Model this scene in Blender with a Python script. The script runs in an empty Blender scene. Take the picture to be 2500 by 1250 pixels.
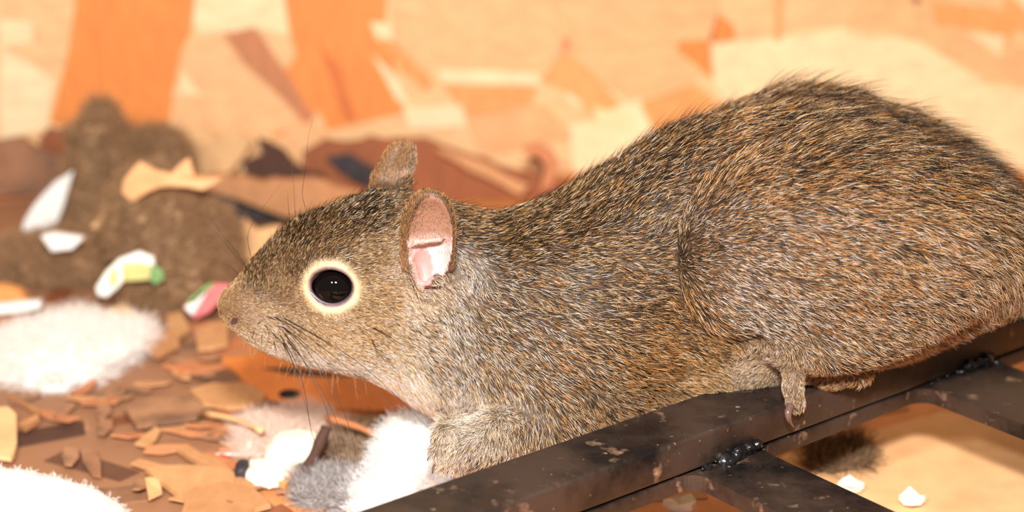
import bpy, math, random
import numpy as np
from mathutils import Vector
from mathutils.bvhtree import BVHTree
from mathutils import noise as mnoise

# ------------------------------------------------------------------ camera, light, exposure
scene = bpy.context.scene
COL = scene.collection
CAM = np.array([0.0, -0.47, 0.245])
PITCH = math.radians(19.0)
LENS = 65.0
FPX = LENS / 36.0 * 2500.0
SP, CP = math.sin(PITCH), math.cos(PITCH)

cam_d = bpy.data.cameras.new('camera')
cam_d.lens = LENS; cam_d.sensor_width = 36.0
cam_d.clip_start = 0.005; cam_d.clip_end = 20
cam_d.dof.use_dof = True
cam_d.dof.focus_distance = 0.487
cam_d.dof.aperture_fstop = 8.0
cam = bpy.data.objects.new('camera', cam_d)
cam.location = CAM; cam.rotation_euler = (math.pi / 2 - PITCH, 0, 0)
COL.objects.link(cam)
scene.camera = cam

scene.view_settings.view_transform = 'Standard'
scene.view_settings.look = 'None'
scene.view_settings.gamma = 1.0
scene.view_settings.use_curve_mapping = False
scene.view_settings.exposure = 0.0

world = bpy.data.worlds.new('world'); scene.world = world
world.use_nodes = True
bgn = world.node_tree.nodes['Background']
bgn.inputs[0].default_value = (1.0, 0.86, 0.72, 1)
bgn.inputs[1].default_value = 0.24

def flash(name, loc, target, watts, size):
    d = bpy.data.lights.new(name, 'AREA')
    d.energy = watts; d.shape = 'RECTANGLE'; d.size = size[0]; d.size_y = size[1]
    d.color = (1.0, 0.97, 0.95)
    o = bpy.data.objects.new(name, d)
    o.location = loc
    o.rotation_euler = (Vector(target) - Vector(loc)).to_track_quat('-Z', 'Y').to_euler()
    COL.objects.link(o)
    return o
flash('flash_key', (0.005, -0.47, 0.385), (0, 0.1, 0.06), 6.8, (0.05, 0.035))
flash('flash_second', (-0.17, -0.45, 0.375), (0, 0.1, 0.06), 2.2, (0.04, 0.03))

# ------------------------------------------------------------------ helpers
rng = np.random.default_rng(7)
random.seed(7)

def ray(px, py):
    a = (px - 1250.0) / FPX; b = (625.0 - py) / FPX
    return np.array([a, CP + b * SP, -SP + b * CP])
def PY(px, py, y):                       # photo pixel -> point on the upright plane at depth y
    d = ray(px, py); return CAM + d * ((y - CAM[1]) / d[1])
def PZ(px, py, z=0.0):                   # photo pixel -> point on a level plane
    d = ray(px, py); return CAM + d * ((z - CAM[2]) / d[2])
def s2l(c):
    c = np.asarray(c, float) / 255.0
    return np.where(c <= 0.04045, c / 12.92, ((c + 0.055) / 1.055) ** 2.4)
def rgba(c): return tuple(float(v) for v in s2l(c)) + (1.0,)

def tag(o, label=None, cat=None, group=None, kind=None):
    if label: o['label'] = label
    if cat: o['category'] = cat
    if group: o['group'] = group
    if kind: o['kind'] = kind
    return o
def mesh_obj(name, verts, faces, mat=None, parent=None, smooth=False):
    me = bpy.data.meshes.new(name)
    me.from_pydata([tuple(map(float, v)) for v in verts], [], [tuple(int(i) for i in f) for f in faces])
    me.update()
    if mat: me.materials.append(mat)
    if smooth: me.polygons.foreach_set('use_smooth', [True] * len(me.polygons))
    o = bpy.data.objects.new(name, me)
    COL.objects.link(o)
    if parent is not None: o.parent = parent
    return o
def empty(name, loc=(0, 0, 0)):
    o = bpy.data.objects.new(name, None); o.empty_display_size = 0.01
    o.location = loc
    COL.objects.link(o); return o
def put(child, parent):                  # keep world coordinates of a child built at the origin
    child.parent = parent
    child.matrix_parent_inverse.identity()
    child.location = -Vector(parent.location) + Vector(child.location)
    return child

# ------------------------------------------------------------------ materials
def nmat(name):
    m = bpy.data.materials.new(name); m.use_nodes = True
    nt = m.node_tree; b = nt.nodes['Principled BSDF']
    return m, nt, b
def N(nt, t, **kw):
    n = nt.nodes.new(t)
    for k, v in kw.items(): setattr(n, k, v)
    return n
def ramp(nt, fac, stops):
    r = N(nt, 'ShaderNodeValToRGB'); el = r.color_ramp.elements
    while len(el) < len(stops): el.new(0.5)
    for e, (p, c) in zip(el, stops): e.position = p; e.color = c
    nt.links.new(fac, r.inputs[0]); return r.outputs[0]
def mix(nt, fac, a, b, mode='MIX'):
    m = N(nt, 'ShaderNodeMix', data_type='RGBA', blend_type=mode)
    for s, v in ((m.inputs[0], fac), (m.inputs[6], a), (m.inputs[7], b)):
        if hasattr(v, 'links') or hasattr(v, 'is_linked'): nt.links.new(v, s)
        else: s.default_value = v
    return m.outputs[2]
def wood(name, c1, c2, grain=(60, 60, 8), rough=0.6, dark=None, bump=0.15, coord='Object'):
    """pale to dark wood; the object's own random value picks the tone, stretched noise gives grain"""
    m, nt, b = nmat(name); L = nt.links
    tc = N(nt, 'ShaderNodeTexCoord'); mp = N(nt, 'ShaderNodeMapping')
    oi = N(nt, 'ShaderNodeObjectInfo')
    mp.inputs['Scale'].default_value = grain
    L.new(tc.outputs[coord], mp.inputs['Vector'])
    va = N(nt, 'ShaderNodeVectorMath', operation='ADD'); L.new(mp.outputs[0], va.inputs[0])
    sc = N(nt, 'ShaderNodeVectorMath', operation='SCALE'); sc.inputs[0].default_value = (37, 11, 53)
    L.new(oi.outputs['Random'], sc.inputs['Scale']); L.new(sc.outputs[0], va.inputs[1])
    n1 = N(nt, 'ShaderNodeTexNoise'); n1.inputs['Scale'].default_value = 4; n1.inputs['Detail'].default_value = 5
    L.new(va.outputs[0], n1.inputs['Vector'])
    base = mix(nt, oi.outputs['Random'], rgba(c1), rgba(c2))
    g = ramp(nt, n1.outputs[0], [(0.25, (0.84, 0.80, 0.77, 1)), (0.75, (1.08, 1.07, 1.06, 1))])
    col = mix(nt, 1.0, base, g, 'MULTIPLY')
    if dark is not None:
        n2 = N(nt, 'ShaderNodeTexNoise'); n2.inputs['Scale'].default_value = 55; n2.inputs['Detail'].default_value = 4
        L.new(tc.outputs['Object'], n2.inputs['Vector'])
        f = ramp(nt, n2.outputs[0], [(0.42, (0, 0, 0, 1)), (0.62, (1, 1, 1, 1))])
        col = mix(nt, f, col, rgba(dark))
    L.new(col, b.inputs['Base Color'])
    b.inputs['Roughness'].default_value = rough
    bp = N(nt, 'ShaderNodeBump'); bp.inputs['Strength'].default_value = bump; bp.inputs['Distance'].default_value = 0.0006
    L.new(n1.outputs[0], bp.inputs['Height']); L.new(bp.outputs[0], b.inputs['Normal'])
    return m
def plain(name, c, rough=0.6, var=0.12, scale=150, metallic=0.0, sss=0.0):
    m, nt, b = nmat(name); L = nt.links
    tc = N(nt, 'ShaderNodeTexCoord')
    n1 = N(nt, 'ShaderNodeTexNoise'); n1.inputs['Scale'].default_value = scale; n1.inputs['Detail'].default_value = 4
    L.new(tc.outputs['Object'], n1.inputs['Vector'])
    g = ramp(nt, n1.outputs[0], [(0.3, (1 - var * 2,) * 3 + (1,)), (0.7, (1 + var,) * 3 + (1,))])
    L.new(mix(nt, 1.0, rgba(c), g, 'MULTIPLY'), b.inputs['Base Color'])
    b.inputs['Roughness'].default_value = rough; b.inputs['Metallic'].default_value = metallic
    return m

MW = {
 'cream': wood('wood_cream', (250, 228, 182), (246, 216, 164), (25, 25, 60)),
 'tan':   wood('wood_tan', (240, 202, 148), (232, 184, 128), (25, 25, 60)),
 'orange': wood('wood_orange', (242, 152, 78), (238, 140, 66), (80, 25, 20)),
 'brown': wood('wood_brown', (206, 140, 96), (186, 116, 74), (60, 25, 25)),
 'rust':  wood('wood_rust', (152, 88, 50), (118, 68, 42), (60, 25, 25)),
 'sienna': wood('wood_sienna', (222, 128, 66), (212, 116, 58), (60, 25, 25)),
 'chip':  wood('wood_chip_tan', (214, 162, 110), (190, 134, 88), (60, 25, 25)),
 'dirty': wood('wood_dirty', (182, 134, 98), (152, 106, 76), (60, 25, 25), dark=(118, 84, 62)),
 'bark':  wood('bark_dark', (110, 72, 50), (72, 46, 34), (50, 25, 25), rough=0.8),
}

# ------------------------------------------------------------------ prisms cut from outlines
def prism(name, pts, normal, thick, mat, parent=None, bend=0.0):
    """flat piece: polygon pts (3-D) extruded by thick along normal, top edge slightly drawn in"""
    pts = [np.array(p, float) for p in pts]; n = np.array(normal, float); n /= np.linalg.norm(n)
    c = sum(pts) / len(pts)
    k = len(pts)
    size = max(np.linalg.norm(p - c) for p in pts)
    def lift(p): return n * bend * (np.linalg.norm(p - c) / size) ** 2
    lo = [p + lift(p) for p in pts]
    hi = [c + (p - c) * 0.985 + n * thick + lift(p) for p in pts]
    vs = lo + hi + [c, c + n * thick]
    fs = []
    for i in range(k):
        j = (i + 1) % k
        fs.append((i, j, k + j, k + i)); fs.append((k + i, k + j, 2 * k + 1)); fs.append((j, i, 2 * k))
    # outward orientation
    area = sum(np.cross(pts[i] - c, pts[(i + 1) % k] - c) for i in range(k))
    if np.dot(area, n) < 0: fs = [tuple(reversed(f)) for f in fs]
    return mesh_obj(name, vs, fs, mat, parent)
def ragged(pts, step, amp):
    """subdivide a closed polyline and jitter it: torn or splintered edge"""
    out = []
    for i, p in enumerate(pts):
        q = pts[(i + 1) % len(pts)]; p = np.array(p, float); q = np.array(q, float)
        n = max(1, int(np.linalg.norm(q - p) / step))
        for j in range(n):
            r = p + (q - p) * j / n
            out.append(tuple(r + rng.normal(0, amp, 2)))
    return out

# ------------------------------------------------------------------ setting: floor and wall of strand board
WALL_Y = 0.36
def floor_mat():
    m = wood('floor_board', (226, 150, 88), (226, 150, 88), (40, 40, 20)); nt = m.node_tree; b = nt.nodes['Principled BSDF']; L = nt.links
    src = b.inputs['Base Color'].links[0].from_socket
    tc = N(nt, 'ShaderNodeTexCoord'); sx = N(nt, 'ShaderNodeSeparateXYZ'); L.new(tc.outputs['Object'], sx.inputs[0])
    n = N(nt, 'ShaderNodeTexNoise'); n.inputs['Scale'].default_value = 40; n.inputs['Detail'].default_value = 6; L.new(tc.outputs['Object'], n.inputs['Vector'])
    mr = N(nt, 'ShaderNodeMapRange'); mr.inputs[1].default_value = -0.02; mr.inputs[2].default_value = -0.12; mr.inputs[3].default_value = -0.25; mr.inputs[4].default_value = 0.42; L.new(sx.outputs[0], mr.inputs[0])
    ad = N(nt, 'ShaderNodeMath', operation='ADD'); L.new(n.outputs[0], ad.inputs[0]); L.new(mr.outputs[0], ad.inputs[1])
    f = ramp(nt, ad.outputs[0], [(0.45, (0, 0, 0, 1)), (0.75, (1, 1, 1, 1))])
    L.new(mix(nt, f, src, rgba((158, 112, 80))), b.inputs['Base Color'])
    return m
floor = mesh_obj('floor', [(-0.7, -0.6, 0), (0.7, -0.6, 0), (0.7, WALL_Y, 0), (-0.7, WALL_Y, 0),
                           (-0.7, -0.6, -0.012), (0.7, -0.6, -0.012), (0.7, WALL_Y, -0.012), (-0.7, WALL_Y, -0.012)],
                 [(0, 1, 2, 3), (7, 6, 5, 4), (0, 4, 5, 1), (1, 5, 6, 2), (2, 6, 7, 3), (3, 7, 4, 0)],
                 floor_mat())
tag(floor, 'strand board floor strewn with litter', None, kind='structure')
wall = mesh_obj('wall_back', [(-0.7, WALL_Y, -0.012), (0.7, WALL_Y, -0.012), (0.7, WALL_Y, 0.6), (-0.7, WALL_Y, 0.6),
                              (-0.7, WALL_Y + 0.012, -0.012), (0.7, WALL_Y + 0.012, -0.012), (0.7, WALL_Y + 0.012, 0.6), (-0.7, WALL_Y + 0.012, 0.6)],
                [(0, 1, 2, 3), (7, 6, 5, 4), (0, 4, 5, 1), (1, 5, 6, 2), (2, 6, 7, 3), (3, 7, 4, 0)], MW['tan'])
tag(wall, 'pale orange strand board wall', None, kind='structure')


MW['peach'] = wood('wood_peach', (242, 192, 138), (238, 180, 124), (25, 25, 60))
MW['amber'] = wood('wood_amber', (238, 172, 104), (232, 160, 92), (60, 25, 25))
def strand_rand(plane, cx, cy, L, W, ang, t, mat, parent):
    ca, sa = math.cos(ang), math.sin(ang)
    pts = [(-L, -W), (L * .92, -W * .9), (L, W * .7), (-L * .95, W)]
    pp = [(cx + x * ca - y * sa, cy + x * sa + y * ca) for x, y in pts]
    if plane == 'wall':
        pp = [(np.clip(a, -.69, .69), np.clip(b_, 0.0, .59)) for a, b_ in pp]
        return prism('wood_strand', [(a, WALL_Y, b_) for a, b_ in pp], (0, -1, 0), t, mat, parent)
    pp = [(np.clip(a, -.69, .69), np.clip(b_, -.59, WALL_Y - .002)) for a, b_ in pp]
    return prism('wood_strand', [(a, b_, 0) for a, b_ in pp], (0, 0, 1), t, mat, parent)
for i in range(110):
    cx, cz = rng.uniform(-.5, .5), rng.uniform(0.0, .42)
    mt = MW[rng.choice(['tan', 'tan', 'peach', 'cream', 'cream', 'amber', 'orange'], p=[.2, .15, .2, .15, .15, .1, .05])]
    strand_rand('wall', cx, cz, rng.uniform(.02, .05), rng.uniform(.006, .016), rng.uniform(0, 3.14), 0.0003 + i * 4e-6, mt, wall)
WS = [('tan', [(0, -40), (190, -40), (150, 330), (0, 340)]), ('cream', [(0, 45), (82, 52), (80, 100), (0, 112)]), ('cream', [(0, 112), (135, 190), (118, 310), (0, 345)]),
 ('orange', [(190, -40), (478, -40), (470, 70), (440, 130), (410, 320), (300, 345), (120, 300), (165, 130)]),
 ('cream', [(478, -40), (690, -40), (712, 90), (640, 72), (545, 78), (510, 90), (468, 66)]),
 ('peach', [(440, 130), (520, 72), (650, 190), (770, 310), (640, 330), (425, 320)]),
 ('brown', [(545, 80), (622, 62), (772, 285), (745, 305), (690, 240), (600, 160)]),
 ('cream', [(442, 165), (492, 232), (438, 226)]),
 ('orange', [(690, -40), (950, -40), (940, 40), (985, 275), (800, 320), (745, 200), (705, 80)]),
 ('sienna', [(775, 100), (832, 160), (872, 292), (842, 302)]),
 ('peach', [(960, -40), (1340, -40), (1382, 135), (1320, 165), (1060, 175), (960, 95)]),
 ('cream', [(903, 52), (955, 56), (962, 112), (920, 95)]),
 ('amber', [(925, 85), (962, 100), (1062, 200), (1042, 224), (980, 172)]),
 ('cream', [(908, 130), (962, 180), (1005, 262), (970, 244)]),
 ('cream', [(1068, 168), (1312, 176), (1322, 208), (1080, 202)]),
 ('amber', [(1080, 208), (1312, 208), (1300, 252), (1140, 284)]),
 ('cream', [(985, 262), (1130, 256), (1142, 306), (1000, 314)]),
 ('peach', [(1340, -40), (1742, -40), (1762, 92), (1650, 112), (1702, 190), (1530, 252), (1400, 142)]),
 ('amber', [(1380, 130), (1402, 140), (1522, 252), (1450, 284), (1400, 232), (1320, 192)]),
 ('cream', [(1450, 260), (1522, 276), (1530, 316), (1456, 302)]),
 ('tan', [(1742, -40), (2030, -40), (2080, 60), (1850, 92), (1762, 92)]),
 ('cream', [(1730, 105), (1850, 90), (2000, 78), (2200, 90), (2400, 200), (2520, 222), (2520, 420), (1800, 300), (1735, 200)]),
 ('orange', [(1750, 28), (1792, 60), (1797, 96), (1732, 102), (1742, 195), (1648, 116), (1660, 98), (1742, 95)]),
 ('amber', [(1893, -40), (1912, -40), (1906, 102), (1890, 100)]),
 ('peach', [(2030, -40), (2262, -40), (2520, 132), (2520, 205), (2380, 182), (2200, 72), (2080, 52)]),
 ('amber', [(2268, 0), (2420, 18), (2485, 60), (2462, 102), (2400, 72), (2280, 62)]),
 ('cream', [(2360, 80), (2452, 85), (2440, 132)]), ('bark', [(2220, -10), (2248, -4), (2236, 14)]),
 ('brown', [(1375, 95), (1392, 90), (1386, 120), (1368, 136)]), ('cream', [(2440, -40), (2540, -40), (2540, 62)]),
 ('amber', [(1560, 250), (1700, 205), (1760, 260), (1600, 330)]), ('peach', [(1130, 285), (1330, 255), (1400, 330), (1180, 380)])]
for i, (k, pl) in enumerate(WS):
    prism('wood_strand', [PY(a, b_, WALL_Y) for a, b_ in pl], (0, -1, 0), 0.0009 + i * 2.5e-5, MW[k], wall)


for i in range(170):
    cx, cy = rng.uniform(-.26, .26), rng.uniform(-.03, .34)
    if cx < 0.0: k = rng.choice(['dirty', 'brown', 'rust', 'chip', 'bark'], p=[.5, .22, .1, .13, .05])
    else: k = rng.choice(['orange', 'amber', 'chip', 'brown'], p=[.3, .3, .2, .2])
    strand_rand('floor', cx, cy, rng.uniform(.010, .03), rng.uniform(.002, .007), rng.normal(.35, .6), 0.0002 + i * 3e-6, MW[k], floor)
for k, pl in (('peach', [(1900, 1120), (2300, 1010), (2600, 1060), (2600, 1300), (2100, 1300)]), ('orange', [(540, 880), (680, 860), (960, 900), (1100, 1000), (900, 1010), (640, 980)]),  # orange strand paints the tone of the shadow cast under the chin
              ('amber', [(2250, 1150), (2500, 1130), (2480, 1190), (2300, 1200)]), ('chip', [(2350, 1210), (2500, 1195), (2500, 1240), (2380, 1245)])):
    prism('wood_strand', [PZ(a, b_) for a, b_ in pl], (0, 0, 1), 0.0009 + 0.0002 * rng.random(), MW[k], floor)
prism('knot', [PZ(707 + 27 * math.cos(t), 969 + 11 * math.sin(t)) for t in np.linspace(0, 6.28, 15)[:-1]], (0, 0, 1), 0.0012, plain('dark_hole', (10, 7, 6), 0.95), floor)
prism('crack', [PZ(a, b_) for a, b_ in ((640, 905), (720, 902), (800, 915), (860, 925), (800, 928), (710, 922))], (0, 0, 1), 0.0011, MW['bark'], floor)


# ------------------------------------------------------------------ rack: dimensions shared with the animal
RT = math.radians(38.5)
RD = np.array([math.cos(RT), math.sin(RT), 0]); RN = np.array([math.sin(RT), -math.cos(RT), 0])
RZT, RZB = 0.0445, 0.0345
_e1, _e2 = PZ(1000, 1205, RZT), PZ(1760, 943, RZT)
RB0 = _e2.copy()                          # a point on the rail's back top edge
RW = 0.0195
def rail_pt(s, w, z): return np.array([*(RB0 + RD * s + RN * w)[:2], z])
def rail_sw(p):                           # world -> along / across rail
    d = p[..., :2] - RB0[:2]
    return d @ RD[:2], d @ RN[:2]

def rack_mat():
    m, nt, b = nmat('painted_steel'); L = nt.links
    tc = N(nt, 'ShaderNodeTexCoord')
    n1 = N(nt, 'ShaderNodeTexNoise'); n1.inputs['Scale'].default_value = 38; n1.inputs['Detail'].default_value = 6; n1.inputs['Roughness'].default_value = 0.65
    n2 = N(nt, 'ShaderNodeTexNoise'); n2.inputs['Scale'].default_value = 420; n2.inputs['Detail'].default_value = 3
    n3 = N(nt, 'ShaderNodeTexNoise'); n3.inputs['Scale'].default_value = 170; n3.inputs['Detail'].default_value = 5
    for n in (n1, n2, n3): L.new(tc.outputs['Object'], n.inputs['Vector'])
    f1 = ramp(nt, n1.outputs[0], [(0.38, (0, 0, 0, 1)), (0.58, (1, 1, 1, 1))])
    col = mix(nt, f1, rgba((16, 15, 16)), rgba((58, 42, 32)))
    f2 = ramp(nt, n3.outputs[0], [(0.63, (0, 0, 0, 1)), (0.74, (1, 1, 1, 1))])
    col = mix(nt, f2, col, rgba((128, 100, 78)))
    f3 = ramp(nt, n2.outputs[0], [(0.70, (0, 0, 0, 1)), (0.76, (1, 1, 1, 1))])
    col = mix(nt, f3, col, rgba((150, 124, 98)))
    L.new(col, b.inputs['Base Color'])
    r = ramp(nt, n1.outputs[0], [(0.36, (0.32,) * 3 + (1,)), (0.62, (0.62,) * 3 + (1,))]); L.new(r, b.inputs['Roughness'])
    bp = N(nt, 'ShaderNodeBump'); bp.inputs['Strength'].default_value = 0.35; bp.inputs['Distance'].default_value = 0.0003
    L.new(n2.outputs[0], bp.inputs['Height']); L.new(bp.outputs[0], b.inputs['Normal'])
    return m
M_STEEL = rack_mat()
M_WELD = plain('weld_black', (26, 24, 25), 0.22, 0.3, 400)
rack = empty('metal_rack', tuple(rail_pt(0.05, 0.08, 0.0)))
tag(rack, 'black painted steel rack with welded crossbars under the squirrel', 'rack')
def rail_bar(name, s0, s1, w0, w1, z0, z1, ch=0.0011, mat=None, across=False):
    """chamfered rectangular tube along the rail (or across it)"""
    a0, a1, b0, b1 = (w0, w1, z0, z1)
    prof = []
    for (x, y), cs in zip(((a1, b1), (a0, b1), (a0, b0), (a1, b0)), ((0, 90), (90, 180), (180, 270), (270, 360))):
        ox = x - ch if x == a1 else x + ch; oy = y - ch if y == b1 else y + ch
        for t in np.linspace(cs[0], cs[1], 5): prof.append((ox + ch * math.cos(math.radians(t)), oy + ch * math.sin(math.radians(t))))
    k = len(prof); vs = [rail_pt(s, w, z) for s in (s0, s1) for w, z in prof]
    fs = [(i, (i + 1) % k, k + (i + 1) % k, k + i) for i in range(k)] + [tuple(range(k))[::-1], tuple(range(k, 2 * k))]
    o = mesh_obj(name, vs, fs, mat or M_STEEL, None)
    for p_ in o.data.polygons: p_.use_smooth = len(p_.vertices) == 4
    o.data.set_sharp_from_angle(angle=math.radians(30))
    return put(o, rack)
rail_o = rail_bar('rail', -0.20, 0.26, 0.0, RW, RZB, RZT)
rail_bar('rail', -0.20, 0.26, 0.165, 0.165 + RW, RZB, RZT)
PT, PB = RZB - 0.0009, RZB - 0.0052
rail_bar('rail_plate', -0.20, 0.26, 0.0008, RW - 0.0004, PB, PT, 0.0004)
rail_bar('rail_plate', -0.20, 0.26, 0.1658, 0.1841, PB, PT, 0.0004)
def front_at(px, py, z): return float(rail_sw(PZ(px, py, z))[0])
def crossbar(sa, sb):
    r = 0.0055; wl = RW - 0.0006; wr = 0.1664
    out = []
    for t in np.linspace(0, 90, 8):       # flared rounded root, left side
        out.append((sa - r + r * math.sin(math.radians(t)), wl + r - r * math.cos(math.radians(t))))
    for t in np.linspace(90, 0, 8): out.append((sa - r + r * math.sin(math.radians(t)), wr - r + r * math.cos(math.radians(t))))
    for t in np.linspace(0, 90, 8): out.append((sb + r - r * math.sin(math.radians(t)), wr - r + r * math.cos(math.radians(t))))
    for t in np.linspace(90, 0, 8): out.append((sb + r - r * math.sin(math.radians(t)), wl + r - r * math.cos(math.radians(t))))
    k = len(out)
    vs = [rail_pt(s, w, PB) for s, w in out] + [rail_pt(s, w, PT + 0.0002) for s, w in out]
    fs = [tuple(range(k))[::-1], tuple(range(k, 2 * k))] + [(i, (i + 1) % k, k + (i + 1) % k, k + i) for i in range(k)]
    o = mesh_obj('crossbar', vs, fs, M_STEEL); 
    import bmesh
    bm = bmesh.new(); bm.from_mesh(o.data); bmesh.ops.recalc_face_normals(bm, faces=bm.faces); bmesh.ops.triangulate(bm, faces=[f for f in bm.faces if len(f.verts) > 4]); bm.to_mesh(o.data); bm.free()
    return put(o, rack)
welds = []
for (xa, ya), (xb, yb) in (((1690, 1150), (1842, 1093)), ((2268, 948), (2424, 880))):
    sa, sb = front_at(xa, ya, PT), front_at(xb, yb, PT)
    crossbar(sa, sb)
    welds.append((sa, sb))
for s, w in ((-0.19, 0.01), (0.25, 0.01), (-0.19, 0.175), (0.25, 0.175)):
    rail_bar('leg', s - .008, s + .008, w - .008, w + .008, 0.0, PB + 0.0005, 0.001)


# ------------------------------------------------------------------ squirrel: one implicit surface
H_ = 0.0007
X0, X1, Y0, Y1, Z0, Z1 = -0.088, 0.215, -0.035, 0.062, 0.006, 0.125
gx = np.arange(X0, X1, H_, dtype=np.float32); gy = np.arange(Y0, Y1, H_, dtype=np.float32); gz = np.arange(Z0, Z1, H_, dtype=np.float32)
F = np.full((len(gx), len(gy), len(gz)), 1.0, np.float32)

def sub(c, r):
    """index box round a centre with reach r"""
    r = np.broadcast_to(r, 3)
    i0 = max(0, int((c[0] - r[0] - X0) / H_)); i1 = min(len(gx), int((c[0] + r[0] - X0) / H_) + 2)
    j0 = max(0, int((c[1] - r[1] - Y0) / H_)); j1 = min(len(gy), int((c[1] + r[1] - Y0) / H_) + 2)
    k0 = max(0, int((c[2] - r[2] - Z0) / H_)); k1 = min(len(gz), int((c[2] + r[2] - Z0) / H_) + 2)
    s = (slice(i0, i1), slice(j0, j1), slice(k0, k1))
    return s, gx[i0:i1, None, None], gy[None, j0:j1, None], gz[None, None, k0:k1]
def smin(a, b, k):
    h = np.maximum(k - np.abs(a - b), 0) / k
    return np.minimum(a, b) - h * h * k * 0.25
def smax(a, b, k): return -smin(-a, -b, k)
def ell_d(X, Y, Z, c, r, M):
    dx, dy, dz = X - c[0], Y - c[1], Z - c[2]
    u = M[0][0] * dx + M[0][1] * dy + M[0][2] * dz
    v = M[1][0] * dx + M[1][1] * dy + M[1][2] * dz
    w = M[2][0] * dx + M[2][1] * dy + M[2][2] * dz
    k0 = np.sqrt((u / r[0]) ** 2 + (v / r[1]) ** 2 + (w / r[2]) ** 2)
    k1 = np.sqrt((u / r[0] ** 2) ** 2 + (v / r[1] ** 2) ** 2 + (w / r[2] ** 2) ** 2) + 1e-6
    return k0 * (k0 - 1) / k1
def rotm(ry=0, rx=0, rz=0):
    """rows = local axes; ry leans in the picture plane (positive = clockwise), rx tips the top towards the camera"""
    a, b, c = map(math.radians, (ry, rx, rz))
    Ry = np.array([[math.cos(a), 0, math.sin(a)], [0, 1, 0], [-math.sin(a), 0, math.cos(a)]])
    Rx = np.array([[1, 0, 0], [0, math.cos(b), -math.sin(b)], [0, math.sin(b), math.cos(b)]])
    Rz = np.array([[math.cos(c), -math.sin(c), 0], [math.sin(c), math.cos(c), 0], [0, 0, 1]])
    return (Rz @ Ry @ Rx).T
I3 = np.eye(3)
def add_ell(c, r, k=0.003, M=I3):
    global F
    s, X, Y, Z = sub(c, max(r) + k + 0.002)
    F[s] = smin(F[s], ell_d(X, Y, Z, c, r, M).astype(np.float32), k)
def cut_ell(c, r, k=0.001, M=I3):
    s, X, Y, Z = sub(c, max(r) + k + 0.002)
    F[s] = smax(F[s], -ell_d(X, Y, Z, c, r, M).astype(np.float32), k)
def cap_d(X, Y, Z, a, b, ra, rb):
    ab = b - a; L2 = float(ab @ ab)
    t = np.clip(((X - a[0]) * ab[0] + (Y - a[1]) * ab[1] + (Z - a[2]) * ab[2]) / L2, 0, 1)
    return np.sqrt((X - a[0] - ab[0] * t) ** 2 + (Y - a[1] - ab[1] * t) ** 2 + (Z - a[2] - ab[2] * t) ** 2) - (ra + (rb - ra) * t)
def add_cap(a, b, ra, rb, k=0.002):
    a, b = np.array(a, float), np.array(b, float)
    s, X, Y, Z = sub((a + b) / 2, np.abs(b - a) / 2 + max(ra, rb) + k + 0.002)
    F[s] = smin(F[s], cap_d(X, Y, Z, a, b, ra, rb).astype(np.float32), k)
def cut_cap(a, b, ra, rb, k=0.0008):
    a, b = np.array(a, float), np.array(b, float)
    s, X, Y, Z = sub((a + b) / 2, np.abs(b - a) / 2 + max(ra, rb) + k + 0.002)
    F[s] = smax(F[s], -cap_d(X, Y, Z, a, b, ra, rb).astype(np.float32), k)
MM = 0.001
def PXM(px, py, y):                       # metres per photo pixel at a point
    p = PY(px, py, y); return float(((p - CAM) @ np.array([0, CP, -SP])) / FPX)

# trunk and head: outline (top, bottom) of the skin under the fur, mid plane and half width in mm
LOFT = [(533, 738, 752, 12, 1), (540, 720, 775, 12, 3.4), (555, 702, 795, 12, 5.0), (580, 680, 810, 12, 6.2), (610, 650, 828, 12, 7.2),
 (650, 607, 854, 12, 8.6), (700, 562, 879, 12, 10.3), (760, 528, 896, 12, 12), (830, 498, 909, 12, 13.6), (900, 480, 926, 12, 14.6),
 (960, 473, 955, 12, 15), (1020, 475, 992, 12, 15.5), (1080, 490, 1026, 12, 17), (1140, 510, 1050, 12, 19), (1200, 522, 1062, 12, 21),
 (1280, 512, 1075, 12, 22.5), (1360, 480, 1080, 13, 24), (1450, 428, 1080, 14, 25), (1550, 365, 1070, 15, 25.5), (1650, 322, 1050, 16, 24.5),
 (1750, 292, 1020, 17, 25), (1850, 274, 985, 18, 27), (1950, 270, 955, 19, 28), (2050, 280, 930, 20, 28), (2150, 305, 900, 21, 28),
 (2250, 354, 860, 22, 27.5), (2350, 412, 810, 23, 26), (2450, 476, 760, 24, 21), (2550, 530, 725, 25, 16), (2650, 560, 705, 26, 12),
 (2750, 570, 695, 27, 9), (2850, 585, 690, 28, 7), (2960, 600, 685, 29, 6), (3000, 625, 670, 29, 3), (3010, 640, 655, 29, 0.6)]
lx, lz, lh, ly, lw = [], [], [], [], []
for px, tp, bt, ym, w in LOFT:
    ym *= MM; w *= MM
    c = PY(px, (tp + bt) / 2, ym)
    A = (bt - tp) / 2 * PXM(px, (tp + bt) / 2, ym)
    e = math.atan2(CAM[2] - c[2], c[1] - CAM[1])
    h = math.sqrt(max(A * A - (w * math.sin(e)) ** 2, (0.45 * A) ** 2)) / math.cos(e)
    lx.append(c[0]); lz.append(c[2]); lh.append(h); ly.append(ym); lw.append(w)
def smooth_interp(x, xs, ys):
    """cubic through the stations"""
    xs = np.array(xs); ys = np.array(ys); m = np.gradient(ys, xs)
    i = np.clip(np.searchsorted(xs, x) - 1, 0, len(xs) - 2)
    hh = xs[i + 1] - xs[i]; t = np.clip((x - xs[i]) / hh, 0, 1)
    return ((2 * t**3 - 3 * t**2 + 1) * ys[i] + (t**3 - 2 * t**2 + t) * hh * m[i] + (-2 * t**3 + 3 * t**2) * ys[i + 1] + (t**3 - t**2) * hh * m[i + 1])
ZC = smooth_interp(gx, lx, lz); HH = np.maximum(smooth_interp(gx, lx, lh), 4e-4); YM = smooth_interp(gx, lx, ly); WW = np.maximum(smooth_interp(gx, lx, lw), 4e-4)
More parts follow.
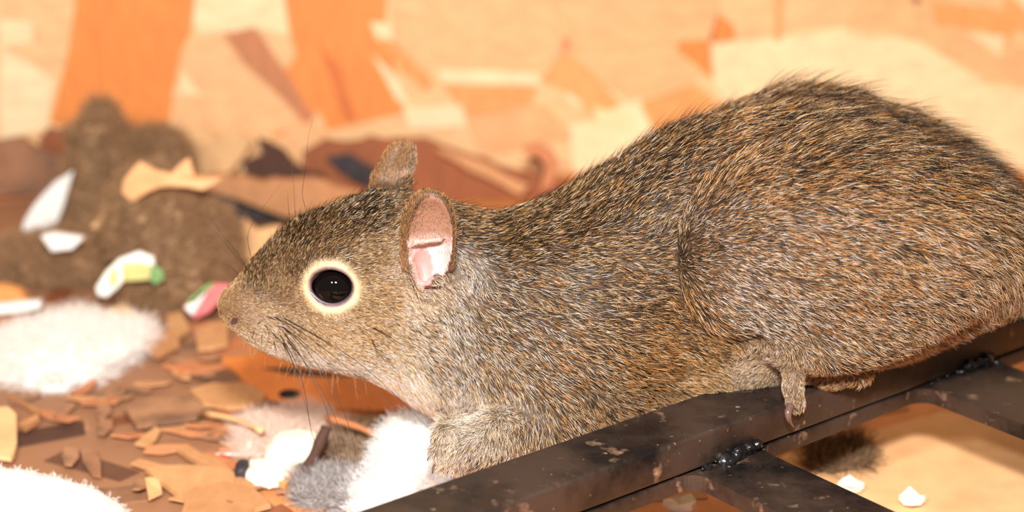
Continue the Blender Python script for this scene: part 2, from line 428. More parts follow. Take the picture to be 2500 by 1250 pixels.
dyq = (gy[None, :, None] - YM[:, None, None]) / WW[:, None, None]
dzq = (gz[None, None, :] - ZC[:, None, None]) / HH[:, None, None]
q = np.sqrt(dyq ** 2 + dzq ** 2)
F = ((q - 1) * np.minimum(HH, WW)[:, None, None]).astype(np.float32)
F[(gx < lx[0]) | (gx > lx[-1])] = np.maximum(F[(gx < lx[0]) | (gx > lx[-1])], 0.002)
del dyq, dzq, q

def E(px, py, rxp, rzp, y, ry, k=0.003, lean=0.0, tip=0.0):
    """ellipsoid seen at a photo pixel with apparent half sizes in pixels, depth y and half depth ry in mm"""
    y *= MM; ry *= MM
    c = PY(px, py, y); s = PXM(px, py, y)
    e = math.atan2(CAM[2] - c[2], c[1] - CAM[1]); A = rzp * s
    rz = math.sqrt(max(A * A - (ry * math.sin(e)) ** 2, (0.5 * A) ** 2)) / math.cos(e)
    return c, np.array([rxp * s, ry, rz]), rotm(lean, tip)
def mirror(c, ym=0.012): return np.array([c[0], 2 * ym - c[1], c[2]])
# haunches
for far in (0, 1):
    for a in ((2040, 595, 380, 265, -3.5, 21, 4), (1800, 630, 150, 190, -5.5, 13, 0), (2080, 770, 250, 130, -2.5, 17, -18)):
        c, r, M = E(*a[:6], lean=a[6])
        if far: c = mirror(c, 0.020)
        add_ell(c, r, 0.0016, M)
# rump rounds the haunch off into the tail
for far in (0, 1):
    c, r, M = E(2310, 590, 190, 160, 5, 18)
    if far: c = mirror(c, 0.022)
    add_ell(c, r, 0.014, M)
# shoulder and cheeks
for far in (0, 1):
    for a, k in (((1390, 800, 210, 220, 5, 19, 0), 0.012), ((1330, 940, 150, 110, 3, 15, -15), 0.008), ((860, 790, 120, 90, 6, 9.5, 10), 0.006),
                 ((660, 800, 85, 48, 9, 7, 25), 0.004), ((820, 640, 110, 70, 6.5, 8.5, 0), 0.004)):
        c, r, M = E(*a[:6], lean=a[6])
        if far: c = mirror(c)
        add_ell(c, r, k, M)
# front leg, wrist and paw (near), the far one mirrored
def limb(pts, k):
    for (p, ra), (q_, rb) in zip(pts[:-1], pts[1:]): add_cap(p, q_, ra * MM, rb * MM, k)
arm = [(PY(1430, 960, 0.000), 12), (PY(1310, 1050, -0.008), 9), (PY(1215, 1070, -0.014), 7.2), (PY(1150, 1085, -0.018), 6.4)]
limb(arm, 0.003)
c, r, M = E(1150, 1085, 88, 58, -18, 8, lean=-12); add_ell(c, r, 0.002, M)
for tx, ty, ty2 in ((1085, 1058, -20), (1078, 1095, -22), (1090, 1126, -22), (1092, 1040, -13)):
    add_cap(PY(tx + 40, ty + 4, ty2 * MM + .001), PY(tx, ty, ty2 * MM), 0.0028, 0.0024, 0.0008)
far_arm = [(mirror(p, 0.014) + np.array([-0.004, 0, 0]), ra) for p, ra in arm]
limb(far_arm, 0.003)
# hind foot on the rail: sole along the rail, one long toe bent over its front edge, others behind it on top
def on_rail(px, py, above): 
    p = PZ(px, py, RZT + above); return p
limb([(on_rail(2085, 895, 0.007), 5.0), (on_rail(2030, 908, 0.0045), 4.2), (on_rail(1955, 905, 0.0035), 3.3)], 0.002)
s_front = np.array(RN) * 0.0024
def front_face(px, py, off=0.0025):        # point just in front of the rail's front face under a pixel
    d = ray(px, py); n = RN; p0 = RB0 + RN * (RW + off)
    t = ((p0 - CAM) @ n) / (d @ n); return CAM + d * t
TOE = [on_rail(1962, 908, 0.0035), front_face(1938, 905, 0.0005), front_face(1936, 945), front_face(1942, 985)]
limb([(TOE[0], 3.2), (TOE[1], 3.0), (TOE[2], 2.6), (TOE[3], 2.5)], 0.0012)
limb([(on_rail(1990, 898, 0.004), 3.6), (on_rail(1900, 872, 0.004), 3.6), (on_rail(1830, 876, 0.0035), 3.2), (on_rail(1775, 905, 0.0028), 2.6)], 0.0015)
limb([(on_rail(1960, 885, 0.004), 3.2), (on_rail(1880, 858, 0.0045), 3.0), (on_rail(1810, 862, 0.004), 2.8)], 0.001)
# ears
def sup_d(X, Y, Z, c, r, M, p=2.5):
    """ellipsoid with a squarer face outline"""
    dx, dy, dz = X - c[0], Y - c[1], Z - c[2]
    u, v, w = [M[i][0] * dx + M[i][1] * dy + M[i][2] * dz for i in range(3)]
    f = (np.abs(u / r[0]) ** p + np.abs(w / r[2]) ** p) ** (2 / p) + (v / r[1]) ** 2
    return (np.sqrt(f) - 1) * r[1] * 0.9
def seg(c, r, M, cupc, cupr, k=0.0015):
    s, X, Y, Z = sub(c, max(r) + 0.004)
    d = smax(sup_d(X, Y, Z, c, r, M), -sup_d(X, Y, Z, cupc, cupr, M), 0.0008)
    F[s] = smin(F[s], d.astype(np.float32), k)
EAR_C, EAR_R = PY(1045, 590, -0.0045), np.array([7.3, 4.6, 15.4]) * MM
EAR_M = rotm(5, 10, -6)
CUP_C, CUP_R = EAR_C + np.array([0.0007, -0.0036, 0.0002]), np.array([5.6, 5.0, 13.9]) * MM
seg(EAR_C, EAR_R, EAR_M, CUP_C, CUP_R)
add_cap(PY(1000, 592, -0.0062), PY(1076, 584, -0.0060), 0.0011, 0.0009, 0.0012)       # fold across the cup
cut_ell(PY(1034, 655, -0.0055), np.array([2.6, 3.4, 5.2]) * MM, 0.001)               # ear canal
add_cap(PY(1066, 680, -0.0068), PY(1040, 694, -0.0072), 0.0016, 0.0007, 0.0012)       # flap over the canal
add_cap(PY(1006, 650, -0.0062), PY(1030, 716, -0.0064), 0.0013, 0.0011, 0.0012)
FE_C, FE_R, FE_M = PY(960, 424, 0.0250), np.array([5.2, 2.6, 10.2]) * MM, rotm(27, 0, 20)
add_cap(PY(935, 440, 0.0235), PY(985, 445, 0.0235), 0.0028, 0.0022, 0.003)
seg(FE_C, FE_R, FE_M, FE_C + np.array([0.001, 0.0034, 0.0]), np.array([4.4, 3.2, 8.2]) * MM)
# eyes: raised lid ring with an oval opening
EYE_R = 0.0068
EYE_C = PY(820, 697, 0.0047)
EN = np.array([-0.10, -0.955, 0.28]); EN /= np.linalg.norm(EN)
EM = np.array([np.cross(EN, [0, 0, 1.0]) * -1, -EN, [0, 0, 0]]); EM[0] /= np.linalg.norm(EM[0]); EM[2] = np.cross(EM[0], EM[1])
def eye(c, M):
    n = -M[1]
    s, X, Y, Z = sub(c, 0.011)
    dx, dy, dz = X - c[0], Y - c[1], Z - c[2]
    u = (M[0][0] * dx + M[0][1] * dy + M[0][2] * dz); v = -(M[1][0] * dx + M[1][1] * dy + M[1][2] * dz); w = M[2][0] * dx + M[2][1] * dy + M[2][2] * dz
    rr = np.sqrt((u / 1.12) ** 2 + (w / 0.98) ** 2)
    ring = np.sqrt((rr - 0.0060) ** 2 + (v - 0.0032) ** 2) - 0.0012
    F[s] = smin(F[s], ring.astype(np.float32), 0.0025)
    hole = np.maximum(np.sqrt((u / 1.2) ** 2 + (w / 0.98) ** 2) - 0.0048, -v)
    F[s] = smax(F[s], -hole.astype(np.float32), 0.0006)
    ball = np.sqrt(dx ** 2 + dy ** 2 + dz ** 2) - (EYE_R + 0.0001)
    F[s] = np.maximum(F[s], -ball.astype(np.float32))
eye(EYE_C, EM)
FLIP = np.array([1, -1, 1.0])
EYE_C2 = mirror(EYE_C); eye(EYE_C2, EM * FLIP)
# nostrils and mouth
for far in (0, 1):
    a, b, c3 = PY(566, 775, 0.0062), PY(578, 792, 0.0066), PY(582, 772, 0.0058)
    m0, m1, m2 = PY(590, 822, 0.0062), PY(630, 846, 0.0040), PY(690, 872, 0.0030)
    if far: a, b, c3, m0, m1, m2 = map(mirror, (a, b, c3, m0, m1, m2))
    cut_cap(a, b, 0.0009, 0.0011); cut_cap(b, c3, 0.0010, 0.0006)
    cut_cap(m0, m1, 0.0005, 0.0005); cut_cap(m1, m2, 0.0005, 0.0003)
# stays off the rail
Xg, Yg = np.meshgrid(gx, gy, indexing='ij')
sA, wA = rail_sw(np.stack([Xg, Yg], -1))
rail2d = np.maximum(-wA, wA - RW)
rail = np.maximum(rail2d[:, :, None], (gz - RZT)[None, None, :])
F = np.maximum(F, -(rail - 0.0002).astype(np.float32))

def surface_nets(F, H_=H_, org=(X0, Y0, Z0)):
    ins = F < 0
    nx, ny, nz = F.shape
    acc = np.zeros((nx - 1, ny - 1, nz - 1, 3), np.float32); cnt = np.zeros((nx - 1, ny - 1, nz - 1), np.float32)
    for ax in range(3):
        o = [b for b in range(3) if b != ax]
        for b0 in (0, 1):
            for b1 in (0, 1):
                sl0 = [slice(0, n - 1) for n in F.shape]; sl0[o[0]] = slice(b0, F.shape[o[0]] - 1 + b0); sl0[o[1]] = slice(b1, F.shape[o[1]] - 1 + b1)
                sl1 = list(sl0); sl1[ax] = slice(1, F.shape[ax])
                a = F[tuple(sl0)]; b = F[tuple(sl1)]
                cr = (a < 0) != (b < 0)
                idx = np.nonzero(cr)
                t = a[idx] / (a[idx] - b[idx])
                acc[idx + (np.full(len(t), ax),)] += t
                acc[idx + (np.full(len(t), o[0]),)] += b0; acc[idx + (np.full(len(t), o[1]),)] += b1
                cnt[idx] += 1
    cells = np.nonzero(cnt)
    vid = np.full(cnt.shape, -1, np.int32); vid[cells] = np.arange(len(cells[0]))
    V = acc[cells] / cnt[cells][:, None] + np.stack(cells, -1)
    V = V * H_ + np.array(org)
    faces = []
    for ax in range(3):
        o = [(ax + 1) % 3, (ax + 2) % 3]
        sl0 = [slice(1, n - 1) for n in F.shape]; sl0[ax] = slice(0, F.shape[ax] - 1)
        sl1 = list(sl0); sl1[ax] = slice(1, F.shape[ax])
        a = ins[tuple(sl0)]; b = ins[tuple(sl1)]
        cr = np.nonzero(a != b)
        base = [cr[0].copy(), cr[1].copy(), cr[2].copy()]
        for k in range(3):
            if k != ax: base[k] = base[k] + 1
        def vv(d0, d1):
            c = [b_.copy() for b_ in base]; c[o[0]] -= d0; c[o[1]] -= d1
            return vid[c[0], c[1], c[2]]
        quad = np.stack([vv(1, 1), vv(0, 1), vv(0, 0), vv(1, 0)], -1)
        flip = ~a[cr]
        quad[flip] = quad[flip][:, ::-1]
        faces.append(quad)
    Q = np.concatenate(faces); Q = Q[(Q >= 0).all(1)]
    return V, Q
SV, SQ = surface_nets(F)
del F, rail
# light relaxation removes the voxel steps
def relax(V, Q, it=2):
    for _ in range(it):
        S = np.zeros_like(V); n = np.zeros(len(V))
        for a, b in ((0, 1), (1, 2), (2, 3), (3, 0)):
            for i in range(3):
                S[:, i] += np.bincount(Q[:, a], V[Q[:, b], i], len(V)) + np.bincount(Q[:, b], V[Q[:, a], i], len(V))
            n += np.bincount(Q[:, a], minlength=len(V)) + np.bincount(Q[:, b], minlength=len(V))
        V = 0.5 * V + 0.5 * S / np.maximum(n, 1)[:, None]
    return V
SV = relax(SV, SQ, 2)
fn = np.cross(SV[SQ[:, 2]] - SV[SQ[:, 0]], SV[SQ[:, 3]] - SV[SQ[:, 1]])
VN = np.zeros_like(SV)
for k in range(4):
    for i in range(3): VN[:, i] += np.bincount(SQ[:, k], fn[:, i], len(SV))
VN /= np.linalg.norm(VN, axis=1)[:, None] + 1e-12
squirrel = empty('squirrel', (0.06, 0.02, 0.0))
tag(squirrel, 'grey brown squirrel crouched over the black metal rack', 'squirrel')
body = bpy.data.meshes.new('body')
body.vertices.add(len(SV)); body.vertices.foreach_set('co', SV.astype(np.float32).ravel())
body.loops.add(SQ.size); body.loops.foreach_set('vertex_index', SQ.astype(np.int32).ravel())
body.polygons.add(len(SQ)); body.polygons.foreach_set('loop_start', np.arange(0, SQ.size, 4, dtype=np.int32))
body.update(calc_edges=True); body.validate()
body.polygons.foreach_set('use_smooth', [True] * len(body.polygons))

# skin colour where no fur hides it
def dist_ell(P, c, r, M):
    d = (P - c) @ np.array(M).T
    return np.sqrt(((d / r) ** 2).sum(-1))
def eye_uv(P, c, M):
    d = (P - c) @ np.array(M).T
    return np.sqrt((d[:, 0] / 1.12) ** 2 + d[:, 2] ** 2), -d[:, 1]
def in_cup(P): 
    return (dist_ell(P, CUP_C, CUP_R * np.array([1.06, 1.25, 1.03]), EAR_M) < 1) & (dist_ell(P, EAR_C, EAR_R * 1.05, EAR_M) < 1)
cols = np.tile(s2l((66, 48, 37)), (len(SV), 1))
_face = np.clip((-0.015 - SV[:, 0]) / 0.02, 0, 1)[:, None]      # skin shows warmer through the short coat of the face
cols = cols * (1 - _face) + s2l((104, 78, 56)) * _face
cup = in_cup(SV)
_t = np.clip((SV[cup][:, 2] - PY(1046, 600, -.005)[2]) / 0.004, 0, 1)[:, None]
cols[cup] = s2l((152, 112, 90)) * _t + s2l((208, 180, 176)) * (1 - _t)
can = dist_ell(SV, PY(1034, 655, -0.0055), np.array([3.2, 4.2, 6]) * MM, I3) < 1
cols[can] = s2l((190, 140, 134))
_fl = False & (dist_ell(SV, FE_C, FE_R * 1.2, FE_M) < 1) & (SV[:, 0] > FE_C[0] - 0.0012) & (SV[:, 2] < FE_C[2] + 0.003)
cols[_fl] = s2l((206, 166, 140))
fcup = dist_ell(SV, FE_C + np.array([0.001, 0.0034, 0.0]), np.array([4.6, 3.4, 8.4]) * MM, FE_M) < 1
cols[fcup] = s2l((220, 176, 158))
for c_, M_ in ((EYE_C, EM), (EYE_C2, EM * FLIP)):
    rr, v = eye_uv(SV, c_, M_)
    t1 = (np.clip((0.0077 - rr) / 0.0012, 0, 1) * (v > 0))[:, None]; t2 = (np.clip((0.0063 - rr) / 0.0009, 0, 1) * (v > 0))[:, None]
    cols = cols * (1 - t1) + s2l((228, 196, 150)) * t1; cols = cols * (1 - t2) + s2l((118, 96, 94)) * t2
nos = np.linalg.norm(SV - PY(574, 785, 0.0065), axis=1) < 0.0018
nos |= np.linalg.norm(SV - mirror(PY(574, 785, 0.0065)), axis=1) < 0.0018
cols[nos] = s2l((78, 46, 46))
ca = body.attributes.new('skin', 'FLOAT_COLOR', 'POINT')
ca.data.foreach_set('color', np.concatenate([cols, np.ones((len(cols), 1))], 1).astype(np.float32).ravel())
m, nt, b = nmat('squirrel_skin')
at = N(nt, 'ShaderNodeAttribute', attribute_name='skin'); nt.links.new(at.outputs['Color'], b.inputs['Base Color'])
b.inputs['Roughness'].default_value = 0.55
b.inputs['Subsurface Weight'].default_value = 0.0
body.materials.append(m)
body_o = bpy.data.objects.new('body', body); COL.objects.link(body_o)
put(body_o, squirrel)

for sa, sb in welds:                      # weld beads: molten lumps flowing together along each joint
    h = 0.00035
    cs = []
    for i in range(30):
        t = rng.uniform(.40, .97) if i < 22 else rng.uniform(0.02, .5)
        big = 1 if i < 22 else .55
        cs.append((rail_pt(sa + (sb - sa) * t, RW + rng.uniform(-.0002, .0016 * big), RZB + rng.uniform(-.0008, .0022 * big ** 2)), rng.uniform(.0007, .0016) * big))
    lo = np.min([c for c, r in cs], 0) - .003; hi = np.max([c for c, r in cs], 0) + .003
    ax = [np.arange(lo[i], hi[i], h, dtype=np.float32) for i in range(3)]
    X, Y, Z = ax[0][:, None, None], ax[1][None, :, None], ax[2][None, None, :]; f = None
    for c, r in cs:
        d = np.sqrt((X - c[0]) ** 2 + (Y - c[1]) ** 2 + (Z - c[2]) ** 2) - r
        f = d if f is None else smin(f, d, .0009)
    f = f + 0.00018 * np.sin(X * 5200) * np.sin(Y * 4700 + 1) * np.sin(Z * 5600)
    wv, wq = surface_nets(f.astype(np.float32), h, lo)
    put(mesh_obj('weld_bead', wv, wq, M_WELD, smooth=True), rack)

def uv_sphere(c, r, nu=48, nv=24, M=I3):
    vs, fs = [], []
    for a in range(nv + 1):
        ph = -math.pi / 2 + math.pi * a / nv
        for b_ in range(nu):
            th = 2 * math.pi * b_ / nu
            vs.append(c + (np.array([math.cos(ph) * math.cos(th), math.cos(ph) * math.sin(th), math.sin(ph)]) * r) @ M)
    for a in range(nv):
        for b_ in range(nu): fs.append((a * nu + b_, a * nu + (b_ + 1) % nu, (a + 1) * nu + (b_ + 1) % nu, (a + 1) * nu + b_))
    return vs, fs
m, nt, b = nmat('eye_black')
b.inputs['Base Color'].default_value = (0.003, 0.002, 0.002, 1); b.inputs['Roughness'].default_value = 0.03
b.inputs['IOR'].default_value = 1.33
M_EYE = m
eyes = []
for c_ in (EYE_C, EYE_C2):
    eye_o = put(mesh_obj('eye', *uv_sphere(c_, EYE_R), M_EYE, smooth=True), squirrel); eye_o['label'] = 'glossy black eye'; eyes.append(eye_o)
m_, nt_, b_e = nmat('eye_rim'); b_e.inputs['Base Color'].default_value = rgba((74, 58, 62)); b_e.inputs['Roughness'].default_value = 0.3
m_p, nt_, b_e = nmat('lid_skin'); b_e.inputs['Base Color'].default_value = rgba((120, 100, 102)); b_e.inputs['Roughness'].default_value = 0.5
def ring_mesh(c, M, ru, rw, v0, tube_r, nu=72, nv=10):
    vs, fs = [], []
    for i in range(nu):
        a = 2 * math.pi * i / nu
        pinch = 1 + 0.10 * max(0, math.cos(a - math.pi)) ** 6          # inner corner drawn out towards the nose
        for k in range(nv):
            b2 = 2 * math.pi * k / nv
            rr = 1 + tube_r * math.cos(b2) / ru
            loc = np.array([ru * pinch * rr * math.cos(a), -(v0 + tube_r * math.sin(b2)), rw * rr * math.sin(a)])
            vs.append(c + loc @ np.array(M))
    for i in range(nu):
        for k in range(nv): fs.append((i * nv + k, ((i + 1) % nu) * nv + k, ((i + 1) % nu) * nv + (k + 1) % nv, i * nv + (k + 1) % nv))
    return vs, fs
def sub_part(a, _, par):
    o = mesh_obj(a[0], a[1], a[2], a[3], smooth=True); o.parent = par; return o
for c_, M_, eye_o in ((EYE_C, EM, eyes[0]), (EYE_C2, EM * FLIP, eyes[1])):
    sub_part(('eye_rim', *ring_mesh(c_, M_, 0.0059, 0.00485, 0.0046, 0.0007), m_), None, eye_o)
    sub_part(('eyelid', *ring_mesh(c_, M_, 0.0066, 0.0055, 0.0043, 0.0009), m_p), None, eye_o)
def tube(name, pts, radii, mat, nseg=8):
    pts = [np.array(p, float) for p in pts]; vs, fs = [], []
    for i, p in enumerate(pts):
        d = pts[min(i + 1, len(pts) - 1)] - pts[max(i - 1, 0)]; d /= np.linalg.norm(d)
        u = np.cross(d, [0.3, 1, 0.2]); u /= np.linalg.norm(u); v = np.cross(d, u)
        for k in range(nseg):
            t = 2 * math.pi * k / nseg; vs.append(p + (u * math.cos(t) + v * math.sin(t)) * radii[i])
    for i in range(len(pts) - 1):
        for k in range(nseg): fs.append((i * nseg + k, i * nseg + (k + 1) % nseg, (i + 1) * nseg + (k + 1) % nseg, (i + 1) * nseg + k))
    n = len(pts)
    fs += [tuple(range(nseg))[::-1], tuple(range((n - 1) * nseg, n * nseg))]
    return mesh_obj(name, vs, fs, mat, smooth=True)
def curve_pts(ctrl, n):
    """Catmull-Rom through control points"""
    c = [np.array(p, float) for p in ctrl]; c = [2 * c[0] - c[1]] + c + [2 * c[-1] - c[-2]]; out = []
    segs = len(c) - 3
    for k in range(n):
        t = k / (n - 1) * segs; i = min(int(t), segs - 1); t -= i
        a, b_, d, e = c[i:i + 4]
        out.append(0.5 * (2 * b_ + (d - a) * t + (2 * a - 5 * b_ + 4 * d - e) * t * t + (3 * b_ - a - 3 * d + e) * t ** 3))
    return out
M_CLAW = plain('claw_horn', (112, 82, 74), 0.25, 0.1, 300)
cp = curve_pts([front_face(1931, 990, 0.0030), front_face(1924, 1008, 0.0045), front_face(1927, 1028, 0.0045), front_face(1939, 1045, 0.0032)], 12)
put(tube('claw', cp, [0.0011 * (1 - (i / 11.5) ** 1.6) + 0.0001 for i in range(12)], M_CLAW), squirrel)
for tx, ty, yy in ((1082, 1056, -20), (1074, 1098, -22), (1086, 1130, -22)):
    p0 = PY(tx - 14, ty, yy * MM)
    cp = curve_pts([p0 + [.003, 0, 0.0004], p0, p0 + [-.0014, -.0003, -.0012], p0 + [-.0018, -.0003, -.003]], 8)
    put(tube('claw', cp, [0.0007 * (1 - (i / 7.3) ** 1.5) + 0.0001 for i in range(8)], M_CLAW), squirrel)


def make_curves(name, pts, rad, col, mat):
    n, k, _ = pts.shape
    cd = bpy.data.hair_curves.new(name)
    cd.add_curves([k] * n)
    cd.attributes['position'].data.foreach_set('vector', pts.astype(np.float32).ravel())
    if 'radius' not in cd.attributes: cd.attributes.new('radius', 'FLOAT', 'POINT')
    cd.attributes['radius'].data.foreach_set('value', rad.astype(np.float32).ravel())
    a = cd.attributes.new('tint', 'FLOAT_COLOR', 'POINT')
    a.data.foreach_set('color', np.concatenate([col, np.ones(col.shape[:2] + (1,))], -1).astype(np.float32).ravel())
    cd.materials.append(mat)
    o = bpy.data.objects.new(name, cd); COL.objects.link(o)
    return o
def hair_mat(name, rough=0.32, spec=0.09):
    m, nt, b = nmat(name)
    at = N(nt, 'ShaderNodeAttribute', attribute_name='tint'); nt.links.new(at.outputs['Color'], b.inputs['Base Color'])
    b.inputs['Roughness'].default_value = rough
    b.inputs['Specular IOR Level'].default_value = spec
    return m
M_FUR = hair_mat('squirrel_fur')
# combing chart: photo pixel, direction of lie, length mm, lift, shares of dark / ochre / cream / orange / white hairs
CH = [
 (545, 740, .3, -1, 1.3, .30, .15, .65, .3, .1, 0), (600, 765, 1, -.1, 1.4, .25, .08, .5, .5, .05, .2), (585, 800, 1, .3, 1.2, .3, .1, .45, .4, .15, .1),
 (620, 660, .5, -1, 2.6, .8, .75, .34, .10, 0, 0), (680, 690, .5, -.9, 2.2, .35, .40, .42, .25, 0, 0), (650, 800, 1, .4, 1.8, .3, .1, .35, .5, 0, .4),
 (690, 870, .7, .9, 2.2, .45, 0, .05, .6, 0, .9), (600, 825, .8, .6, 1.6, .4, .03, .2, .6, 0, .5), (770, 885, .9, .6, 2.6, .45, 0, .05, .6, 0, 1), (930, 930, .8, .8, 3.6, .5, 0, .05, .6, 0, 1), (1040, 985, .5, 1, 4.6, .5, 0, .05, .7, 0, .8), (830, 850, 1, .4, 2.6, .3, .06, .5, .6, 0, .3), (960, 870, 1, .5, 3.5, .3, .15, .3, .5, 0, .4), (640, 770, 1, .1, 1.6, .25, .08, .4, .5, 0, .35), (560, 770, .5, .3, 1.1, .3, .1, .7, .3, .25, 0), (850, 905, .9, .6, 3, .5, .02, .1, .5, 0, .8), (770, 820, 1, .25, 2.4, .25, .12, .62, .4, .03, .1),
 (900, 800, 1, .3, 3, .28, .20, .6, .4, .03, .1), (790, 570, .7, -.65, 2.8, .5, .68, .4, .14, 0, 0), (730, 545, .55, -.9, 3.2, .9, .78, .32, .12, 0, 0),
 (720, 640, .5, -.85, 2.4, .55, .66, .38, .14, 0, 0), (900, 490, .95, -.5, 4.0, .7, .8, .22, .14, 0, .05), (920, 620, 1, -.25, 2.8, .3, .40, .5, .3, 0, 0),
 (930, 720, 1, .15, 2.8, .28, .2, .6, .4, 0, .05), (740, 720, .8, .1, 1.8, .3, .12, .65, .35, .05, .1), (985, 660, .9, -.3, 1.8, .3, .12, .2, .45, 0, .6),
 (1000, 520, .9, -.6, 2.5, .3, .5, .4, .15, .05, 0), (1040, 800, 1, .5, 4, .3, .28, .28, .3, 0, .35), (1130, 660, .6, .8, 4.6, .3, .38, .08, .2, 0, .65),
 (1100, 780, .7, .8, 4.6, .3, .38, .12, .2, 0, .6), (1150, 510, 1, -.1, 4.5, .4, .42, .4, .25, .1, 0), (1080, 900, .9, .6, 4.6, .3, .4, .2, .3, .03, .4),
 (1000, 960, .55, .9, 5, .5, 0, .06, .6, 0, .7), (1070, 1000, .4, 1, 6.5, .5, 0, .05, .7, 0, .8), (1115, 985, .5, 1, 6.5, .45, .05, .1, .6, 0, .6), (1010, 935, .6, .9, 5, .45, .04, .1, .6, 0, .6), (1350, 700, 1, .35, 5.5, .3, .48, .22, .3, .16, .2),
 (1220, 800, 1, .4, 5.2, .3, .48, .2, .3, .1, .3), (1300, 570, 1, .1, 5, .32, .52, .34, .25, .08, .02), (1230, 530, 1, -.1, 4.5, .4, .5, .4, .2, .05, 0),
 (1500, 500, .75, -.65, 5, .35, .55, .32, .25, .08, .05), (1400, 470, .8, -.5, 6, .5, .55, .36, .2, .05, 0), (1500, 640, .9, .1, 5.5, .3, .5, .26, .3, .18, .1),
 (1650, 330, .8, -.6, 8, .55, .58, .25, .2, .1, 0), (2050, 235, 1, 0, 9, .5, .52, .25, .25, .18, 0), (1900, 240, 1, -.2, 9, .5, .52, .25, .25, .18, 0), (2200, 300, 1, .15, 9.5, .55, .5, .25, .3, .2, 0),
 (2450, 440, 1, .35, 9.5, .5, .45, .25, .35, .2, .1), (1600, 660, .95, .05, 5.5, .3, .5, .26, .3, .16, .1), (1620, 560, .65, -.55, 5.5, .3, .55, .28, .3, .08, .05), (1650, 720, .8, .35, 5.5, .3, .5, .35, .22, .2, 0),
 (1350, 900, 1, .55, 6, .3, .45, .24, .28, .24, .2), (1200, 950, .8, .7, 5.5, .3, .42, .3, .3, .15, .2), (1600, 900, 1, .4, 6.5, .3, .35, .45, .2, .35, .02),
 (1550, 1010, .8, .7, 6.5, .3, .3, .5, .35, .15, .05), (1400, 1020, .6, .9, 5.5, .3, .45, .3, .35, .12, .15), (1740, 830, .8, .45, 5.5, .3, .42, .5, .2, .2, 0),
 (1690, 940, .9, .4, 6.5, .35, .15, .6, .5, .2, 0), (1700, 540, .9, -.15, 4.5, .3, .5, .1, .25, .25, .2), (1700, 420, .8, -.5, 5, .3, .42, .2, .3, .35, .05),
 (1850, 380, 1, -.08, 5.5, .3, .42, .18, .32, .42, .05), (2000, 600, 1, .2, 5.5, .28, .42, .16, .36, .36, .15), (2200, 450, 1, .2, 6, .32, .42, .18, .36, .34, .08),
 (2320, 620, 1, .42, 7, .32, .4, .14, .38, .3, .18), (1780, 700, 1, .2, 4.2, .26, .45, .1, .28, .18, .4), (1850, 790, 1, .3, 4.2, .26, .45, .08, .28, .1, .5),
 (2080, 860, 1, .55, 5.5, .32, .4, .14, .42, .28, .2), (2120, 740, 1, .4, 6, .3, .42, .14, .36, .32, .2), (2300, 820, .8, .9, 7.5, .36, .34, .1, .5, .25, .2),
 (2470, 720, .7, 1, 9, .4, .36, .12, .5, .25, .1), (2600, 640, 1, .3, 10, .4, .4, .2, .4, .2, .1), (2900, 650, 1, .1, 16, .6, .4, .2, .4, .2, .3),
 (1850, 885, -.8, .5, 2.4, .25, .28, .25, .6, 0, .3), (1990, 915, -.4, .5, 3, .25, .3, .5, .4, .15, .1), (1940, 965, .1, 1, 1.9, .2, .35, .12, .6, .05, .35),
 (1130, 1080, -1, .45, 2.6, .2, .46, .06, .3, 0, .55), (1095, 1008, -.2, 1, 3.5, .3, .03, .05, .6, 0, .8), (1150, 1025, -.6, .8, 3.2, .25, .12, .1, .5, 0, .8), (1075, 1095, -.8, .7, 1.8, .22, .6, .25, .25, 0, .1), (1280, 1080, -.15, 1, 4.6, .28, .42, .3, .4, .1, .12),
 (1175, 1015, -.3, 1, 3.8, .28, .1, .1, .5, 0, .7), (1200, 1120, -.5, .9, 3.2, .25, .4, .2, .45, 0, .3), (1052, 705, .6, .6, 2.0, .3, .02, .1, .6, 0, .6), (1030, 735, .8, .6, 2.2, .3, .05, .2, .6, 0, .5), (960, 410, .35, -1, 1.6, .3, .3, .5, .2, .15, .25)]
CHA = np.array(CH, float)
def chart_xy(P):                           # reads the chart in the animal's own side plane
    t = (P - CAM); dz = t @ np.array([0, CP, -SP]); 
    return P[:, 0], P[:, 2] - 0.18 * (0.012 - P[:, 1]) * 0
# chart points are dropped on to the skin once; from then on it is a chart in side view (x, z)
bv = BVHTree.FromPolygons([Vector(v) for v in SV], [tuple(f) for f in SQ.tolist()])
cpos = []
for row in CH:
    d = ray(row[0], row[1]); h = bv.ray_cast(Vector(CAM), Vector(d).normalized())
    cpos.append(np.array(h[0]) if h[0] is not None else PY(row[0], row[1], 0.012))
cpos = np.array(cpos)
CXZ = cpos[:, [0, 2]]
def chart(P):
    out = np.zeros((len(P), 9))
    for i0 in range(0, len(P), 40000):
        Q = P[i0:i0 + 40000][:, [0, 2]]
        d2 = ((Q[:, None, :] - CXZ[None]) ** 2).sum(-1)
        w = 1.0 / (d2 + 0.003 ** 2) ** 2
        w /= w.sum(1)[:, None]
        out[i0:i0 + 40000] = w @ CHA[:, 2:]
    return out
PAL = np.array([s2l((36, 25, 20)), s2l((186, 140, 82)), s2l((230, 200, 158)), s2l((202, 132, 66)), s2l((226, 218, 212))])
tri = np.concatenate([SQ[:, [0, 1, 2]], SQ[:, [0, 2, 3]]])
ta = np.linalg.norm(np.cross(SV[tri[:, 1]] - SV[tri[:, 0]], SV[tri[:, 2]] - SV[tri[:, 0]]), axis=1) * 0.5
tn = VN[tri[:, 0]]
tc_ = SV[tri].mean(1)
dens = np.where(tn[:, 1] > 0.35, 0.28, 1.0)           # the far flank is thinner sown
dens *= np.where(tc_[:, 0] > 0.165, 0.5, 1.0)
face_ = np.clip((-0.012 - tc_[:, 0]) / 0.02, 0, 1)    # short coat on the face is finer and denser
dens *= 1 + 1.6 * face_
